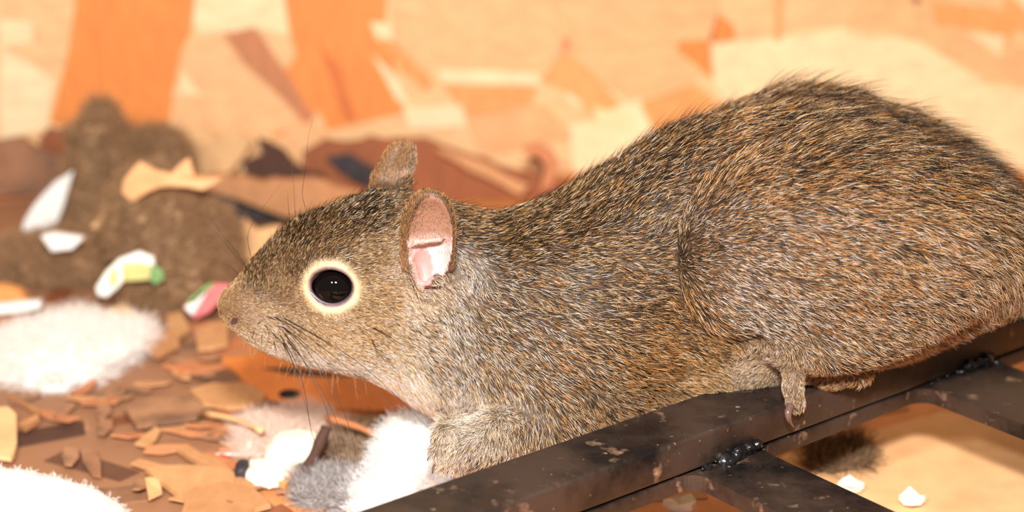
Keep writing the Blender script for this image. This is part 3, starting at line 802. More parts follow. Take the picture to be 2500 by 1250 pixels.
_foot = (np.linalg.norm(tc_ - PY(1130, 1085, -.018), axis=1) < .016) | (np.linalg.norm(tc_ - TOE[2], axis=1) < .010) | ((tc_[:, 2] < RZT + .011) & (tc_[:, 0] > PY(1750, 900, 0)[0]) & (tc_[:, 0] < PY(2060, 900, 0)[0]) & (tc_[:, 1] < .02))
dens *= np.where(_foot, 2.2, 1.0)
def sow(n, keep=None):
    w = ta * dens; w = w / w.sum()
    t = rng.choice(len(tri), n, p=w)
    u = rng.random((n, 2)); f = u.sum(1) > 1; u[f] = 1 - u[f]
    a, b_, c = SV[tri[t, 0]], SV[tri[t, 1]], SV[tri[t, 2]]
    P = a + (b_ - a) * u[:, :1] + (c - a) * u[:, 1:]
    Nn = VN[tri[t, 0]] * (1 - u.sum(1))[:, None] + VN[tri[t, 1]] * u[:, :1] + VN[tri[t, 2]] * u[:, 1:]
    Nn /= np.linalg.norm(Nn, axis=1)[:, None]
    ok = np.ones(len(P), bool)
    for c_, M_ in ((EYE_C, EM), (EYE_C2, EM * FLIP)):
        rr, v = eye_uv(P, c_, M_); ok &= ~((rr < 0.0061) & (v > -0.002))
    cupm = in_cup(P) | (dist_ell(P, PY(1034, 655, -0.0055), np.array([3.0, 4.2, 5.6]) * MM, I3) < 1)
    ok &= ~(cupm & (rng.random(len(P)) > np.where(P[:, 2] > PY(1046, 600, -.005)[2], 0.55, 0.10)))
    ok &= ~((dist_ell(P, FE_C, FE_R * 1.2, FE_M) < 1) & (P[:, 0] > FE_C[0] - 0.0012) & (P[:, 2] < FE_C[2] + 0.003) & (rng.random(len(P)) > .8))
    for nc_ in (PY(574, 785, 0.0065), mirror(PY(574, 785, 0.0065))): ok &= ~(np.linalg.norm((P - nc_) * np.array([1, 1, 1.3]), axis=1) < 0.0017)
    s_, w_ = rail_sw(P); ok &= ~((P[:, 2] < RZT + 0.0008) & (w_ > -0.0008) & (w_ < RW + 0.0004))
    return P[ok], Nn[ok], cupm[ok]
def sines(P, f, seed):
    r = np.random.default_rng(seed); s = np.zeros(len(P))
    for _ in range(5):
        k = r.normal(0, 1, 3); k *= f / np.linalg.norm(k); s += np.sin(P @ k + r.uniform(0, 6.28))
    return s / 2.2
def coat(n, lenf, radius, guard, K=6):
    P, Nn, cupm = sow(n)
    ch = chart(P); n = len(P)
    d = np.zeros((n, 3)); d[:, 0] = ch[:, 0]; d[:, 2] = -ch[:, 1]
    # ears, eye rim: hair follows the skin outward from the rim
    ear = (dist_ell(P, EAR_C, EAR_R * 1.15, EAR_M) < 1) & (P[:, 2] > PY(1046, 665, -.005)[2])
    fear = (dist_ell(P, FE_C, FE_R * np.array([1.3, 1.5, 1.2]), FE_M) < 1)
    d[ear | fear] = np.array([0.25, 0, 1.0])
    for c_, M_ in ((EYE_C, EM), (EYE_C2, EM * FLIP)):          # lashes fan away from the eye
        rr, v = eye_uv(P, c_, M_); f_ = (np.clip((0.0082 - rr) / 0.0015, 0, 1) * (v > -0.001))[:, None]
        rd = P - c_; rd /= np.linalg.norm(rd, axis=1)[:, None] + 1e-9; d = d * (1 - f_) + rd * f_
    d += np.stack([sines(P, 900, 1), sines(P, 900, 2) * .6, sines(P, 900, 3)], -1) * 0.14
    d += rng.normal(0, 0.20, (n, 3))
    d -= Nn * (d * Nn).sum(1)[:, None]; d /= np.linalg.norm(d, axis=1)[:, None] + 1e-9
    L = ch[:, 2] * MM * lenf * rng.uniform(0.7, 1.15, n)
    lift = ch[:, 3] * rng.uniform(0.6, 1.35, n)
    L[ear | fear] = 0.0014 * rng.uniform(.5, 1.2, (ear | fear).sum()); L[cupm] = 0.0008
    lift[ear | fear] = 0.45
    ring = np.zeros(n)
    # the crown and back carry their hair more upright
    for c_, M_ in ((EYE_C, EM), (EYE_C2, EM * FLIP)):
        rr, v = eye_uv(P, c_, M_)
        rr = rr + 0.0004 * sines(P, 1500, 9)
        ring = np.maximum(ring, np.clip((0.0079 - rr) / 0.0018, 0, 1) * (v > -0.001))
    L *= 1 - 0.5 * ring
    if guard == 2: lift *= 1.6
    cl = np.stack([sines(P, 2600, 11), sines(P, 2600, 12), sines(P, 2600, 13)], -1) * 0.10
    pts = np.zeros((n, K, 3)); pts[:, 0] = P - Nn * 0.0002
    cur = P.copy()
    for k in range(1, K):
        t = k / (K - 1)
        dirv = d + cl * t + Nn * (lift * (1.25 - 0.9 * t))[:, None]
        dirv /= np.linalg.norm(dirv, axis=1)[:, None]
        cur = cur + dirv * (L / (K - 1))[:, None]; pts[:, k] = cur
    t = np.linspace(0, 1, K)
    rad = radius * (1 - 0.85 * t ** 1.8)[None, :] * rng.uniform(.7, 1.2, n)[:, None]
    rad *= np.where(L < 0.0025, 0.75, 1.0)[:, None]
    # colour
    W = np.clip(ch[:, 4:9], 0, None); W[:, 0] *= 1.15; W[:, 3] *= 1.05; W /= W.sum(1)[:, None]
    cum = np.cumsum(W, 1); pick = (rng.random(n)[:, None] > cum).sum(1).clip(0, 4)
    band = PAL[pick] * rng.uniform(.75, 1.2, n)[:, None]
    pale = (W[:, 2] + W[:, 4])[:, None]           # bellies and chins are pale down to the skin
    root = PAL[0] * 1.3 * (1 - pale ** 2) + PAL[2] * 0.6 * pale ** 2
    shortc = np.clip((0.0034 - L) / 0.0014, 0, 1)[:, None] * (1 - W[:, :1]) ** 1.5     # face: warm all the way down
    root = root * (1 - shortc) + s2l((150, 116, 78)) * shortc
    tip = np.where((rng.random(n) < 0.35)[:, None] & (pale < .75), PAL[0] * 0.8, band)
    cream = s2l((244, 218, 174))
    band = band * (1 - ring[:, None]) + cream * ring[:, None]; root = root * (1 - ring[:, None]) + cream * .85 * ring[:, None]; tip = tip * (1 - ring[:, None]) + cream * ring[:, None]
    em = (ear | fear)
    ec = s2l((196, 142, 88)); mixc = np.where((rng.random(n) < .35)[:, None], PAL[0], ec)
    band[em] = mixc[em]; tip[em] = mixc[em]; root[em] = (ec * .6)
    fl = np.clip((P[:, 0] - FE_C[0] + 0.001 + (FE_C[2] - P[:, 2]) * 0.7) / 0.006, 0, 1)[:, None] * fear[:, None]
    fl = fl * (rng.random(n) < .8)[:, None]
    fc = s2l((222, 188, 160)); band = band * (1 - fl) + fc * fl; tip = tip * (1 - fl) + fc * fl; root = root * (1 - fl) + fc * .8 * fl
    band[cupm] = s2l((208, 164, 136)); tip[cupm] = band[cupm]; root[cupm] = band[cupm]
    col = np.zeros((n, K, 3))
    for k in range(K):
        t = k / (K - 1)
        if guard == 0: a = np.clip((t - .1) / .5, 0, 1); c = root * (1 - a) + (0.5 * band + 0.5 * (W @ PAL)) * a * (1 - 0.75 * np.clip(W[:, :1] * 2.2, 0, 1))  # underfur darkened to paint in the deep shadows between hairs
        else:
            a = np.clip((t - .42) / .18, 0, 1); b2 = np.clip((t - .80) / .15, 0, 1)
            c = root * (1 - a) + band * a; c = c * (1 - b2) + tip * b2
        col[:, k] = c
    if guard == 2: col = col * 0 + PAL[0] * .7
    return pts, rad, col
parts_ = [coat(int(130000), 0.62, 0.000052, 0), coat(int(210000), 0.84, 0.000054, 1)]
# long sparse dark guard hairs along the back
def long_guard(n):
    pts, rad, col = coat(n * 6, 1.3, 0.00004, 2)
    top = VN_top(pts[:, 0]); keep = top & (pts[:, 0, 0] > -0.068)
    return pts[keep][:n], rad[keep][:n], col[keep][:n]
def VN_top(P): 
    zc = np.interp(P[:, 0], lx, lz); hh = np.interp(P[:, 0], lx, lh); return (P[:, 2] - zc) > 0.72 * hh
parts_.append(long_guard(7000))
fur = make_curves('fur', *[np.concatenate([p[i] for p in parts_]) for i in range(3)], M_FUR)
tag(fur, kind='stuff'); put(fur, squirrel)
fur['label'] = 'banded brown, orange and cream fur'
# whiskers
M_WH = plain('whisker_black', (34, 24, 20), 0.4, 0.1); M_WHP = plain('whisker_pale', (200, 160, 120), 0.4, 0.1)
def whisker(px_list, y0, y1, r, mat):
    n = len(px_list)
    h = bv.ray_cast(Vector(CAM), Vector(ray(*px_list[0])).normalized())
    ys = h[0].y if (h[0] is not None and y0 is None) else (y0 or 0.0)
    ctrl = [PY(a, b_, ys + (y1 - ys) * (i / (n - 1)) ** 0.8) for i, (a, b_) in enumerate(px_list)]
    cp = curve_pts(ctrl, 16)
    o = tube('whisker', cp, [r * (1 - .8 * (i / 15)) for i in range(16)], mat, 5)
    put(o, squirrel)
for w in (([(687, 773), (790, 830), (900, 905), (1060, 1058)], -.012), ([(668, 773), (720, 800), (800, 858), (905, 945), (985, 1005)], -.016), ([(652, 772), (676, 781)], .001),
          ([(676, 795), (705, 808), (780, 870), (880, 960)], -.016), ([(686, 794), (745, 850), (800, 930), (845, 1020), (880, 1150)], -.014), ([(693, 812), (735, 870), (770, 940), (800, 1010), (830, 1140)], -.012),
          ([(662, 810), (690, 840), (700, 870)], -.005), ([(684, 818), (720, 880), (745, 960), (762, 1060), (800, 1140)], -.012), ([(668, 832), (676, 860)], -.004), ([(690, 835), (715, 885), (735, 950), (760, 1040)], -.012),
          ([(700, 830), (745, 885), (790, 960), (830, 1050), (850, 1130)], -.013), ([(645, 792), (655, 806), (655, 835)], 0.0), ([(640, 815), (638, 840)], 0.0), ([(630, 790), (638, 783)], .001),
          ([(908, 800), (950, 820), (990, 850)], -.008), ([(905, 825), (930, 870), (970, 915)], -.010), ([(622, 800), (615, 830)], .002), ([(755, 623), (750, 640), (752, 668)], -.004)):
    whisker(w[0], None, w[1], 0.00015, M_WH)
for w in (([(600, 650), (570, 605), (530, 555), (500, 490)], .012, .03), ([(602, 655), (575, 625), (540, 580), (490, 540)], .012, .035), ([(585, 672), (560, 650), (533, 642)], .013, .025),
          ([(612, 625), (606, 570), (640, 510), (690, 445)], .013, .03), ([(745, 505), (738, 470), (748, 400), (752, 340), (765, 285)], .014, .02), ([(720, 520), (718, 470), (714, 420), (706, 370)], .014, .02), ([(706, 525), (703, 490), (702, 468)], .014, .016)):
    whisker(w[0], w[1], w[2], 0.00009, M_WH)
for i in range(26):
    x = rng.uniform(585, 900); yb = np.interp(x, [p[0] for p in LOFT], [p[2] for p in LOFT])
    dx_ = rng.normal(-4, 14)
    whisker([(x, yb - 8), (x + dx_ * .35, yb + 14), (x + dx_, yb + rng.uniform(25, 60))], .010, rng.uniform(0, .01), 0.00005, M_WHP)

# ------------------------------------------------------------------ litter: clumps, cotton, chips, scraps
M_FIB = hair_mat('fibre', 0.7, 0.2)
def sine_noise(X, Y, Z, f, seed):
    r = np.random.default_rng(seed); s = 0
    for o in range(3):
        for _ in range(3):
            k = r.normal(0, 1, 3); k *= f * (1.9 ** o) / np.linalg.norm(k)
            s = s + np.sin(X * k[0] + Y * k[1] + Z * k[2] + r.uniform(0, 6.28)) / (1.7 ** o)
    return s / 4
def clump(name, part, label, cat, blobs, col, col2, h=0.0014, rough_amp=0.0025, nf=2500, flen=0.006, seed=1, group=None, frad=0.00006, smoothk=0.006):
    es = []
    for (px, py, rxp, rzp, y, ry) in blobs:
        c, r, M = E(px, py, rxp, rzp, y, ry); es.append((c, r))
    lo = np.min([c - r for c, r in es], 0) - 0.006; hi = np.max([c + r for c, r in es], 0) + 0.006
    lo[2] = max(lo[2], -0.003)
    ax = [np.arange(lo[i], hi[i], h, dtype=np.float32) for i in range(3)]
    X, Y, Z = ax[0][:, None, None], ax[1][None, :, None], ax[2][None, None, :]
    f = None
    for c, r in es:
        d = ell_d(X, Y, Z, c, r, I3)
        f = d if f is None else smin(f, d, smoothk)
    f = f + rough_amp * sine_noise(X, Y, Z, 260, seed)
    f = np.maximum(f, 0.0006 - Z).astype(np.float32)
    f[0] = f[-1] = 1; f[:, 0] = f[:, -1] = 1; f[:, :, 0] = f[:, :, -1] = 1
    V, Q = surface_nets(f, h, lo)
    V = relax(V, Q, 1); V[:, 2] = np.maximum(V[:, 2], 0.0004)
    base = V.mean(0); base[2] = 0
    root = empty(name, tuple(base)); tag(root, label, cat, group)
    key = 'clump_' + '_'.join(map(str, col))
    mt = bpy.data.materials.get(key) or plain(key, col, 0.85, 0.42 if col[2] < 150 else 0.1, 300)
    o = mesh_obj(part, V, Q, mt, smooth=True); put(o, root)
    fn_ = np.cross(V[Q[:, 2]] - V[Q[:, 0]], V[Q[:, 3]] - V[Q[:, 1]]); fn_ /= np.linalg.norm(fn_, axis=1)[:, None] + 1e-12
    pick = rng.choice(len(Q), nf); P0 = V[Q[pick]].mean(1); n0 = fn_[pick]
    d = n0 * rng.uniform(0.1, 1, (nf, 1)) + rng.normal(0, .7, (nf, 3)); d /= np.linalg.norm(d, axis=1)[:, None]
    curl = rng.normal(0, .8, (nf, 3))
    K = 6; pts = np.zeros((nf, K, 3)); pts[:, 0] = P0; L = flen * rng.uniform(.5, 1.4, nf)
    for k in range(1, K):
        dd = d + curl * (k / K); dd /= np.linalg.norm(dd, axis=1)[:, None]
        pts[:, k] = pts[:, k - 1] + dd * (L / (K - 1))[:, None]
    pts[:, :, 2] = np.maximum(pts[:, :, 2], 0.0006); pts[:, :, 1] = np.minimum(pts[:, :, 1], WALL_Y - .002)
    mixv = rng.random((nf, 1)); cc = s2l(col) * mixv + s2l(col2) * (1 - mixv)
    fb = make_curves('fibres', pts, np.full((nf, K), frad), np.repeat(cc[:, None, :], K, 1), M_FIB)
    tag(fb, kind='stuff'); put(fb, root)
    return root
BR, BR2 = (182, 144, 106), (136, 102, 70)
WH, WH2 = (250, 246, 240), (244, 232, 222)
clump('nest_clump', 'mass', 'tall brown fuzzy nest clump against the strand board wall', 'nest material', [(235, 330, 48, 58, 290, 16), (240, 440, 66, 90, 285, 20), (232, 540, 58, 75, 275, 20), (375, 378, 86, 48, 300, 16), (300, 380, 60, 50, 295, 16), (300, 450, 80, 80, 295, 18)], BR, BR2, seed=1, nf=16000, flen=0.0055, frad=0.00009, rough_amp=0.005)
clump('nest_clump', 'mass', 'round brown fuzzy nest clump with pale wood chips on top', 'nest material', [(400, 555, 112, 100, 205, 22), (425, 660, 125, 90, 198, 24), (345, 490, 60, 55, 208, 16), (480, 610, 70, 90, 205, 20)], BR, BR2, seed=2, nf=18000, flen=0.0055, frad=0.00009, rough_amp=0.005)
clump('nest_clump', 'mass', 'low brown fuzzy nest clump beside the green scrap', 'nest material', [(130, 650, 105, 70, 225, 20), (50, 660, 70, 55, 225, 18), (215, 640, 60, 62, 222, 18)], BR, BR2, seed=3, nf=12000, flen=0.0055, frad=0.00009, rough_amp=0.005)
clump('cotton_wad', 'mass', 'large fluffy white cotton wad on the dirty floor', 'cotton', [(150, 845, 120, 70, 128, 24), (50, 875, 85, 65, 128, 22), (300, 830, 58, 36, 135, 14), (150, 905, 90, 40, 118, 20)], WH, WH2, seed=4, nf=14000, flen=0.006, frad=0.00004)
clump('cotton_wad', 'mass', 'pale pinkish cotton wad beside the white foam piece', 'cotton', [(700, 1076, 100, 46, 62, 16), (640, 1070, 52, 42, 62, 14), (800, 1062, 66, 36, 70, 14)], (240, 216, 200), (228, 200, 180), seed=5, nf=8000, flen=0.005, frad=0.00004)
clump('cotton_wad', 'mass', 'white and grey cotton wad under the front paw', 'cotton', [(1000, 1120, 80, 88, 26, 16), (1055, 1080, 50, 60, 22, 14), (940, 1205, 90, 55, 20, 18), (1110, 1140, 60, 70, 10, 14), (1140, 1215, 60, 70, -14, 9)], (250, 247, 243), (222, 216, 212), seed=6, nf=14000, flen=0.0042, frad=0.00003)
clump('fluff_tuft', 'mass', 'grey and white tuft of shed fluff behind the rail end', 'fluff', [(745, 1226, 70, 26, 22, 10), (850, 1226, 66, 28, 20, 11), (800, 1205, 45, 20, 26, 8)], (205, 196, 190), (120, 112, 112), seed=7, nf=6000, flen=0.0045, frad=0.00005)
clump('nest_clump', 'mass', 'small greyish brown nest clump between the cotton wads', 'nest material', [(900, 1108, 80, 52, 52, 16), (850, 1125, 55, 38, 50, 12)], (172, 146, 120), (128, 98, 72), seed=8, nf=3000)
clump('nest_clump', 'mass', 'greyish brown nest clump lying under the rack', 'nest material', [(2030, 1128, 75, 48, 48, 14), (2088, 1112, 36, 42, 50, 10)], (150, 122, 92), (104, 78, 54), seed=9, nf=3000)
clump('cotton_pad', 'mass', 'smooth bright white cotton pad at the floor edge', 'cotton', [(-60, 1400, 450, 258, -6, 34)], (252, 250, 247), (250, 246, 240), rough_amp=0.0008, seed=10, nf=2500, flen=0.0016, frad=0.00004)

# chips and scraps
MX = {'white': plain('scrap_white', (250, 246, 238), 0.5, 0.04), 'foam': plain('foam_cream', (252, 244, 222), 0.7, 0.05), 'green': plain('film_green', (132, 172, 110), 0.35, 0.1),
      'yellow': plain('film_yellow', (222, 214, 140), 0.35, 0.1), 'pink': plain('film_pink', (232, 128, 128), 0.35, 0.1), 'red': plain('film_red', (226, 84, 62), 0.35, 0.1), 'black': plain('scrap_black', (52, 46, 48), 0.6, 0.25)}
MX.update(MW)
def on_floor(name, label, cat, mat, poly, t=0.0012, bend=0.0, rag=9, z=0.0014, group=None, kids=()):
    pl = ragged(poly, 30, rag * .4) if rag else poly
    pts = [PZ(a, b_, z) for a, b_ in pl]
    c = np.mean(pts, 0); root_loc = Vector((c[0], c[1], z))
    o = prism(name, [p - np.array(root_loc) for p in pts], (0, 0, 1), t, MX[mat], bend=bend); o.location = root_loc
    tag(o, label, cat, group)
    for kn, km, kp in kids:
        k = prism(kn, [PZ(a, b_, z + t) - np.array(root_loc) for a, b_ in kp], (0, 0, 1), 0.0004, MX[km]); k.parent = o
    return o
def upright(name, label, cat, mat, poly, y, t=0.0025, bend=0.0, rag=8, group=None, kids=()):
    pl = ragged(poly, 30, rag * .4) if rag else poly
    pts = [PY(a, b_, y) for a, b_ in pl]
    pts = [np.array([p[0], p[1], max(p[2], 0.0011)]) for p in pts]
    c = np.mean(pts, 0); c[2] = min(p[2] for p in pts)
    o = prism(name, [p - c for p in pts], (0, -1, 0.12), t, MX[mat], bend=bend); o.location = c
    tag(o, label, cat, group)
    for kn, km, kp in kids:
        k = prism(kn, [PY(a, b_, y - t) - c for a, b_ in kp], (0, -1, 0.12), 0.0006, MX[km]); k.parent = o
    return o
# broken wood along the foot of the wall
upright('wood_shard', 'dark weathered board end behind the tall nest clump', 'wood', 'dirty', [(-60, 345), (60, 335), (120, 365), (200, 385), (190, 470), (190, 600), (-60, 600)], .325, .006)
upright('wood_shard', 'rusty brown splinter leaning on the wall by the tall clump', 'wood', 'rust', [(95, 340), (125, 305), (175, 320), (185, 400), (120, 410)], .335, .003)
upright('wood_shard', 'cream coloured broken shard leaning on the wall', 'wood', 'tan', [(440, 325), (500, 305), (525, 325), (535, 345), (590, 308), (620, 345), (600, 385), (540, 440), (455, 440)], .345, .004)
upright('wood_shard', 'peach coloured broken shard with a pointed top', 'wood', 'peach', [(655, 345), (690, 330), (740, 292), (800, 330), (796, 395), (740, 440), (655, 440)], .348, .004)
upright('wood_shard', 'pale tan weathered plank piece lying behind the head', 'wood', 'chip', [(470, 432), (540, 420), (640, 440), (760, 430), (900, 470), (900, 560), (700, 545), (560, 492)], .292, .005)
upright('bark_or_gap_shade', 'black bark under the pale plank piece', 'bark', 'black', [(520, 470), (640, 520), (720, 545), (900, 555), (900, 600), (540, 600)], .284, .003)
upright('wood_shard', 'long rusty brown splintered board at the foot of the wall', 'wood', 'rust', [(740, 370), (800, 335), (880, 345), (905, 330), (1040, 340), (1150, 375), (1290, 420), (1390, 440), (1400, 540), (1000, 560), (760, 500)], .322, .005)
upright('bark_or_gap_shade', 'dark pointed bark piece between the two shards', 'bark', 'bark', [(590, 395), (640, 370), (632, 330), (690, 365), (720, 400), (790, 420), (800, 470), (620, 470)], .318, .004)
upright('bark_or_gap_shade', 'black sheet for the shaded gap in the rusty splintered board', 'bark', 'black', [(800, 385), (850, 375), (930, 420), (960, 470), (860, 440)], .314, .003)  # black sheet stands in for the shade of a gap in the wood
upright('wood_shard', 'thin pale splinter lying across the rusty board', 'wood', 'chip', [(1060, 362), (1120, 368), (1200, 400), (1290, 455), (1270, 475), (1180, 430)], .312, .003)
upright('wood_shard', 'brown curled splinter end near the nape of the squirrel', 'wood', 'brown', [(1275, 360), (1310, 345), (1350, 365), (1362, 400), (1350, 450), (1320, 470), (1330, 400), (1310, 375), (1290, 385)], .316, .004, rag=3)
upright('wood_shard', 'pale leaf shaped wood chip standing beside the snout', 'wood chip', 'tan', [(560, 565), (585, 560), (600, 530), (630, 562), (690, 545), (720, 620), (640, 680), (575, 690)], .235, .003)
# scraps around the clumps
upright('husk', 'upright pointed white husk beside the tall nest clump', 'husk', 'white', [(183, 413), (165, 425), (140, 440), (110, 470), (85, 500), (64, 535), (56, 562), (75, 572), (100, 568), (140, 545), (155, 510), (168, 465)], .262, .003, rag=0)
upright('wood_flake', 'ragged peach wood flake draped over the round nest clump', 'wood chip', 'peach', [(296, 470), (300, 440), (322, 412), (346, 394), (385, 416), (420, 424), (440, 400), (462, 386), (476, 428), (545, 440), (500, 458), (420, 452), (360, 470), (320, 492)], .192, .002, bend=-.004, rag=6)
upright('wood_chip', 'tan sliver between the tall and round nest clumps', 'wood chip', 'tan', [(232, 548), (255, 520), (290, 494), (302, 510), (270, 540), (250, 556)], .2, .003)
upright('paper_scrap', 'white rounded scrap on the low nest clump', 'paper', 'white', [(104, 572), (135, 564), (175, 570), (210, 576), (180, 605), (130, 610)], .20, .003, rag=0)
upright('film_scrap', 'crumpled white and green plastic scrap beside the round clump', 'wrapper', 'white', [(235, 700), (262, 660), (292, 628), (340, 612), (378, 625), (380, 650), (320, 668), (290, 700), (262, 724), (240, 720)], .168, .0015, rag=2,
        kids=(('yellow_stripe', 'yellow', [(266, 668), (285, 650), (288, 690), (268, 700)]), ('green_stripe', 'yellow', [(298, 642), (340, 640), (372, 648), (368, 682), (300, 686)]), ('green_edge', 'green', [(370, 645), (398, 658), (402, 680), (380, 694), (366, 682)])))
upright('film_scrap', 'pink and white plastic scrap with green edge by the snout', 'wrapper', 'pink', [(448, 748), (490, 712), (525, 690), (565, 692), (552, 720), (510, 760), (478, 776)], .162, .0015, rag=2,
        kids=(('white_band', 'white', [(450, 750), (495, 712), (510, 705), (470, 770)]), ('green_edge', 'green', [(455, 738), (500, 698), (522, 688), (520, 698), (470, 740)])))
upright('wood_chip', 'white edged slat lying under the low nest clump', 'wood chip', 'white', [(-40, 742), (60, 730), (104, 728), (108, 744), (40, 758), (-40, 766)], .172, .004, rag=2)
upright('wood_chip', 'orange block end behind the white edged slat', 'wood chip', 'amber', [(-40, 690), (20, 690), (60, 705), (78, 728), (-40, 740)], .185, .006, rag=2)
# chips flat on the floor
for a in (('tan oblong wood chip with a notched end near the cotton pad', 'chip', [(355, 1158), (400, 1150), (500, 1148), (575, 1165), (570, 1195), (480, 1200), (440, 1218), (400, 1200)]),
          ('small pale torn chip touching the notched oblong chip', 'tan', [(352, 1185), (385, 1175), (388, 1210), (366, 1222)]),
          ('square tan wood block beside the cotton pad', 'tan', [(-30, 1010), (20, 1008), (40, 1022), (40, 1118), (30, 1132), (-30, 1130)]),
          ('broad tan wood chip at the edge of the shadow', 'chip', [(462, 965), (520, 950), (600, 955), (650, 975), (640, 995), (560, 1000), (490, 992)]),
          ('narrow tan sliver near the square wood block', 'chip', [(18, 980), (40, 978), (105, 1015), (98, 1024)]), ('short tan chip touching the square wood block', 'chip', [(44, 1046), (90, 1024), (95, 1036), (60, 1062)]),
          ('dirty brown flake lying flat in the middle of the floor', 'dirty', [(300, 1010), (370, 985), (440, 980), (505, 1005), (480, 1030), (330, 1052)]),
          ('long pale chip pointing at the white foam piece', 'chip', [(430, 1110), (470, 1102), (600, 1180), (620, 1200), (560, 1190)]),
          ('orange chip lying below the notched oblong chip', 'chip', [(445, 1215), (520, 1200), (620, 1200), (660, 1250), (560, 1280), (450, 1275)]),
          ('thin brown chip behind the flat dirty flake', 'brown', [(400, 905), (470, 890), (560, 905), (480, 918)]), ('tan chip beside the large cotton wad', 'chip', [(350, 850), (420, 825), (440, 850), (380, 880)]),
          ('tan upright chip between cotton wad and pink scrap', 'chip', [(408, 780), (450, 770), (465, 805), (430, 835), (405, 820)]), ('pale chip in front of the round nest clump', 'tan', [(250, 775), (310, 752), (350, 790), (280, 800)]),
          ('bleached chip under the snout of the squirrel', 'chip', [(470, 815), (555, 800), (560, 850), (480, 862)]), ('small cream chip beside the grey brown clump', 'cream', [(888, 1046), (920, 1030), (964, 1028), (940, 1056), (900, 1062)]),
          ('orange chip between the foam piece and grey tuft', 'amber', [(640, 1170), (700, 1150), (730, 1165), (690, 1195)])):
    on_floor('wood_chip', a[0], 'wood chip', a[1], a[2], t=0.0016, bend=0.0008)
def stick(label, p, q, r0, r1, mat, z0=None):
    c = (p + q) / 2; c[2] = min(p[2], q[2])
    cp = curve_pts([p - c, (p + q) / 2 - c + np.array([0.0006, 0.0003, 0.0006]), q - c], 9)
    o = tube('stick', cp, [r0 + (r1 - r0) * i / 8 + 0.0002 * rng.normal() for i in range(9)], MX[mat], 7); o.location = c
    tag(o, label, 'stick'); return o
stick('dark flat stick leaning on the white foam piece', PY(738, 1168, 0.030), PY(798, 1042, 0.036), .0020, .0016, 'bark')
stick('thin tan stick lying across the pinkish cotton wad', PZ(505, 1010, 0.003), PZ(640, 1052, 0.010), .0012, .0008, 'tan')
stick('thin brown stick beside the small grey brown clump', PZ(800, 1020, 0.012), PZ(960, 1085, 0.012), .0012, .001, 'brown')
# white foam piece, shell and scraps by the cotton
def lump(name, label, cat, mat, blobs, seed, kids=()):
    es = [E(*b_)[:2] for b_ in blobs]; h = 0.0009
    lo = np.min([c - r for c, r in es], 0) - .003; hi = np.max([c + r for c, r in es], 0) + .003
    ax = [np.arange(lo[i], hi[i], h, dtype=np.float32) for i in range(3)]
    X, Y, Z = ax[0][:, None, None], ax[1][None, :, None], ax[2][None, None, :]; f = None
    for c, r in es:
        u, v, w = (X - c[0]) / r[0], (Y - c[1]) / r[1], (Z - c[2]) / r[2]
        d = ((np.abs(u) ** 3.5 + np.abs(v) ** 3.5 + np.abs(w) ** 3.5) ** (1 / 3.5) - 1) * min(r)
        f = d if f is None else smin(f, d, .002)
    f = np.maximum(f + .0006 * sine_noise(X, Y, Z, 500, seed), 0.0014 - Z).astype(np.float32)
    f[0] = f[-1] = 1; f[:, 0] = f[:, -1] = 1; f[:, :, 0] = f[:, :, -1] = 1
    V, Q = surface_nets(f, h, lo); base = V.mean(0); base[2] = V[:, 2].min()
    o = mesh_obj(name, V - base, Q, MX[mat], smooth=True); o.location = base
    tag(o, label, cat); return o
lump('foam_piece', 'angular cream white foam piece by the dark stick', 'foam', 'foam', [(725, 1088, 56, 36, 40, 7), (690, 1122, 36, 30, 38, 6)], 21)
lump('foam_piece', 'broken white foam block beside the red scrap', 'foam', 'foam', [(650, 1160, 48, 40, 34, 8), (640, 1205, 38, 30, 30, 7), (680, 1150, 40, 22, 36, 6)], 22)
lump('shell_scrap', 'dark grey shell scrap beside the broken foam block', 'shell', 'black', [(594, 1150, 16, 30, 34, 5)], 23)
upright('film_scrap', 'thin red and white plastic scrap on the foam block', 'wrapper', 'white', [(512, 1118), (540, 1105), (600, 1108), (660, 1122), (655, 1134), (590, 1122), (545, 1122), (528, 1130)], .05, .001, rag=0,
        kids=(('red_end', 'red', [(514, 1118), (540, 1107), (560, 1112), (530, 1128)]), ('red_spot', 'red', [(636, 1110), (652, 1112), (664, 1128), (648, 1130)])))
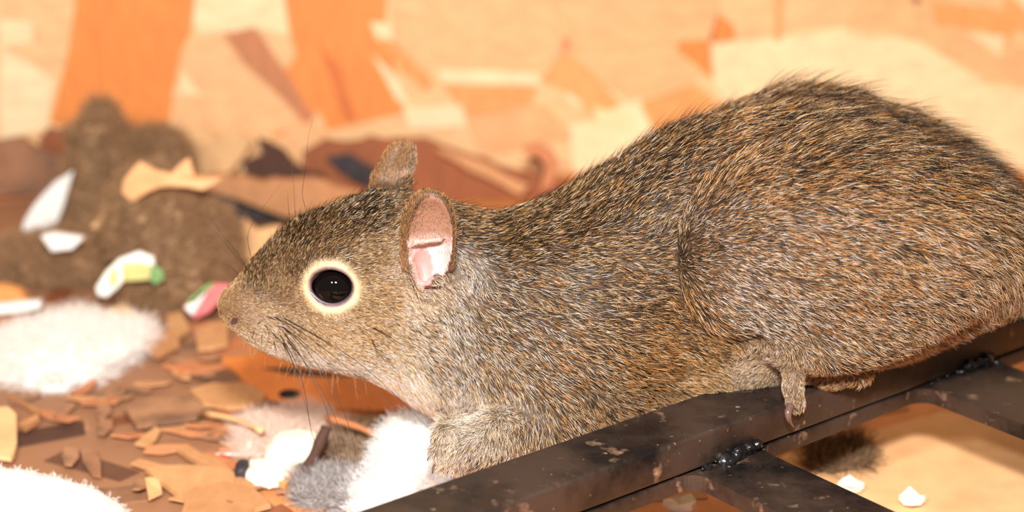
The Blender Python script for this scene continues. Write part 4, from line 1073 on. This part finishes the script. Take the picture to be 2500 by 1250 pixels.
for i, (px, py, s, lb) in enumerate(((2072, 1200, 34, 'small white paper scrap in front of the clump under the rack'), (2222, 1232, 36, 'torn white paper scrap on the floor inside the rack'), (1662, 1247, 40, 'white paper scrap under the first crossbar of the rack'))):
    on_floor('paper_scrap', lb, 'paper', 'white', [(px + s * math.cos(t) * rng.uniform(.7, 1.1), py + s * .45 * math.sin(t) * rng.uniform(.6, 1.2)) for t in np.linspace(0, 6.28, 9)[:-1]], t=.0018, bend=.002, rag=8)
# loose shavings that only their place tells apart
meshes = []
for i in range(8):
    L, W = rng.uniform(.004, .010), rng.uniform(.0012, .003)
    pts = [np.array([x, y, 0]) for x, y in ((-L, -W), (-L * .2, -W * 1.2), (L * .8, -W * .6), (L, W * .4), (0, W), (-L * .9, W * .7))]
    o = prism('wood_shaving', pts, (0, 0, 1), .0006, MX['chip'], bend=.0008)
    meshes.append(o.data); bpy.data.objects.remove(o)
mats = [('chip', 'tan'), ('dirty', 'dirty brown'), ('brown', 'reddish brown'), ('dirty', 'dirty brown')]
anchors = [(o['label'], o.matrix_basis.translation) for o in COL.objects if o.parent is None and o.get('category') in ('cotton', 'nest material', 'wood chip', 'foam')]
for m_i in range(4):
    for k in range(8):
        me = meshes[k].copy(); me.materials.clear(); me.materials.append(MX[mats[m_i][0]]); meshes.append(me)
for i in range(64):
    me = meshes[8 + (i * 5) % 32]; tone = mats[((i * 5) % 32) // 8][1]
    px, py = rng.uniform(30, 1000), rng.uniform(790, 1240)
    if 530 < px < 1000 and 830 < py < 1040: px -= 480
    p = PZ(px, py, 0.0014)
    o = bpy.data.objects.new('wood_shaving', me); COL.objects.link(o)
    o.location = p; o.rotation_euler = (rng.normal(0, .08), rng.normal(0, .08), rng.uniform(0, 6.28))
    near = min(anchors, key=lambda a: (a[1] - Vector(p)).length)[0]
    near = ' '.join(near.split()[:6])
    for w in ('beside', 'with', 'on', 'at', 'lying', 'near', 'under', 'between', 'by', 'touching', 'in', 'behind', 'pointing', 'against', 'perched'):
        near = near.split(' ' + w + ' ')[0]; near = near[:-len(w) - 1] if near.endswith(' ' + w) else near
    lb = 'thin %s wood shaving loose near the %s' % (tone, near)
    tag(o, lb, 'wood shaving', '%s shavings near the %s' % (tone, near))
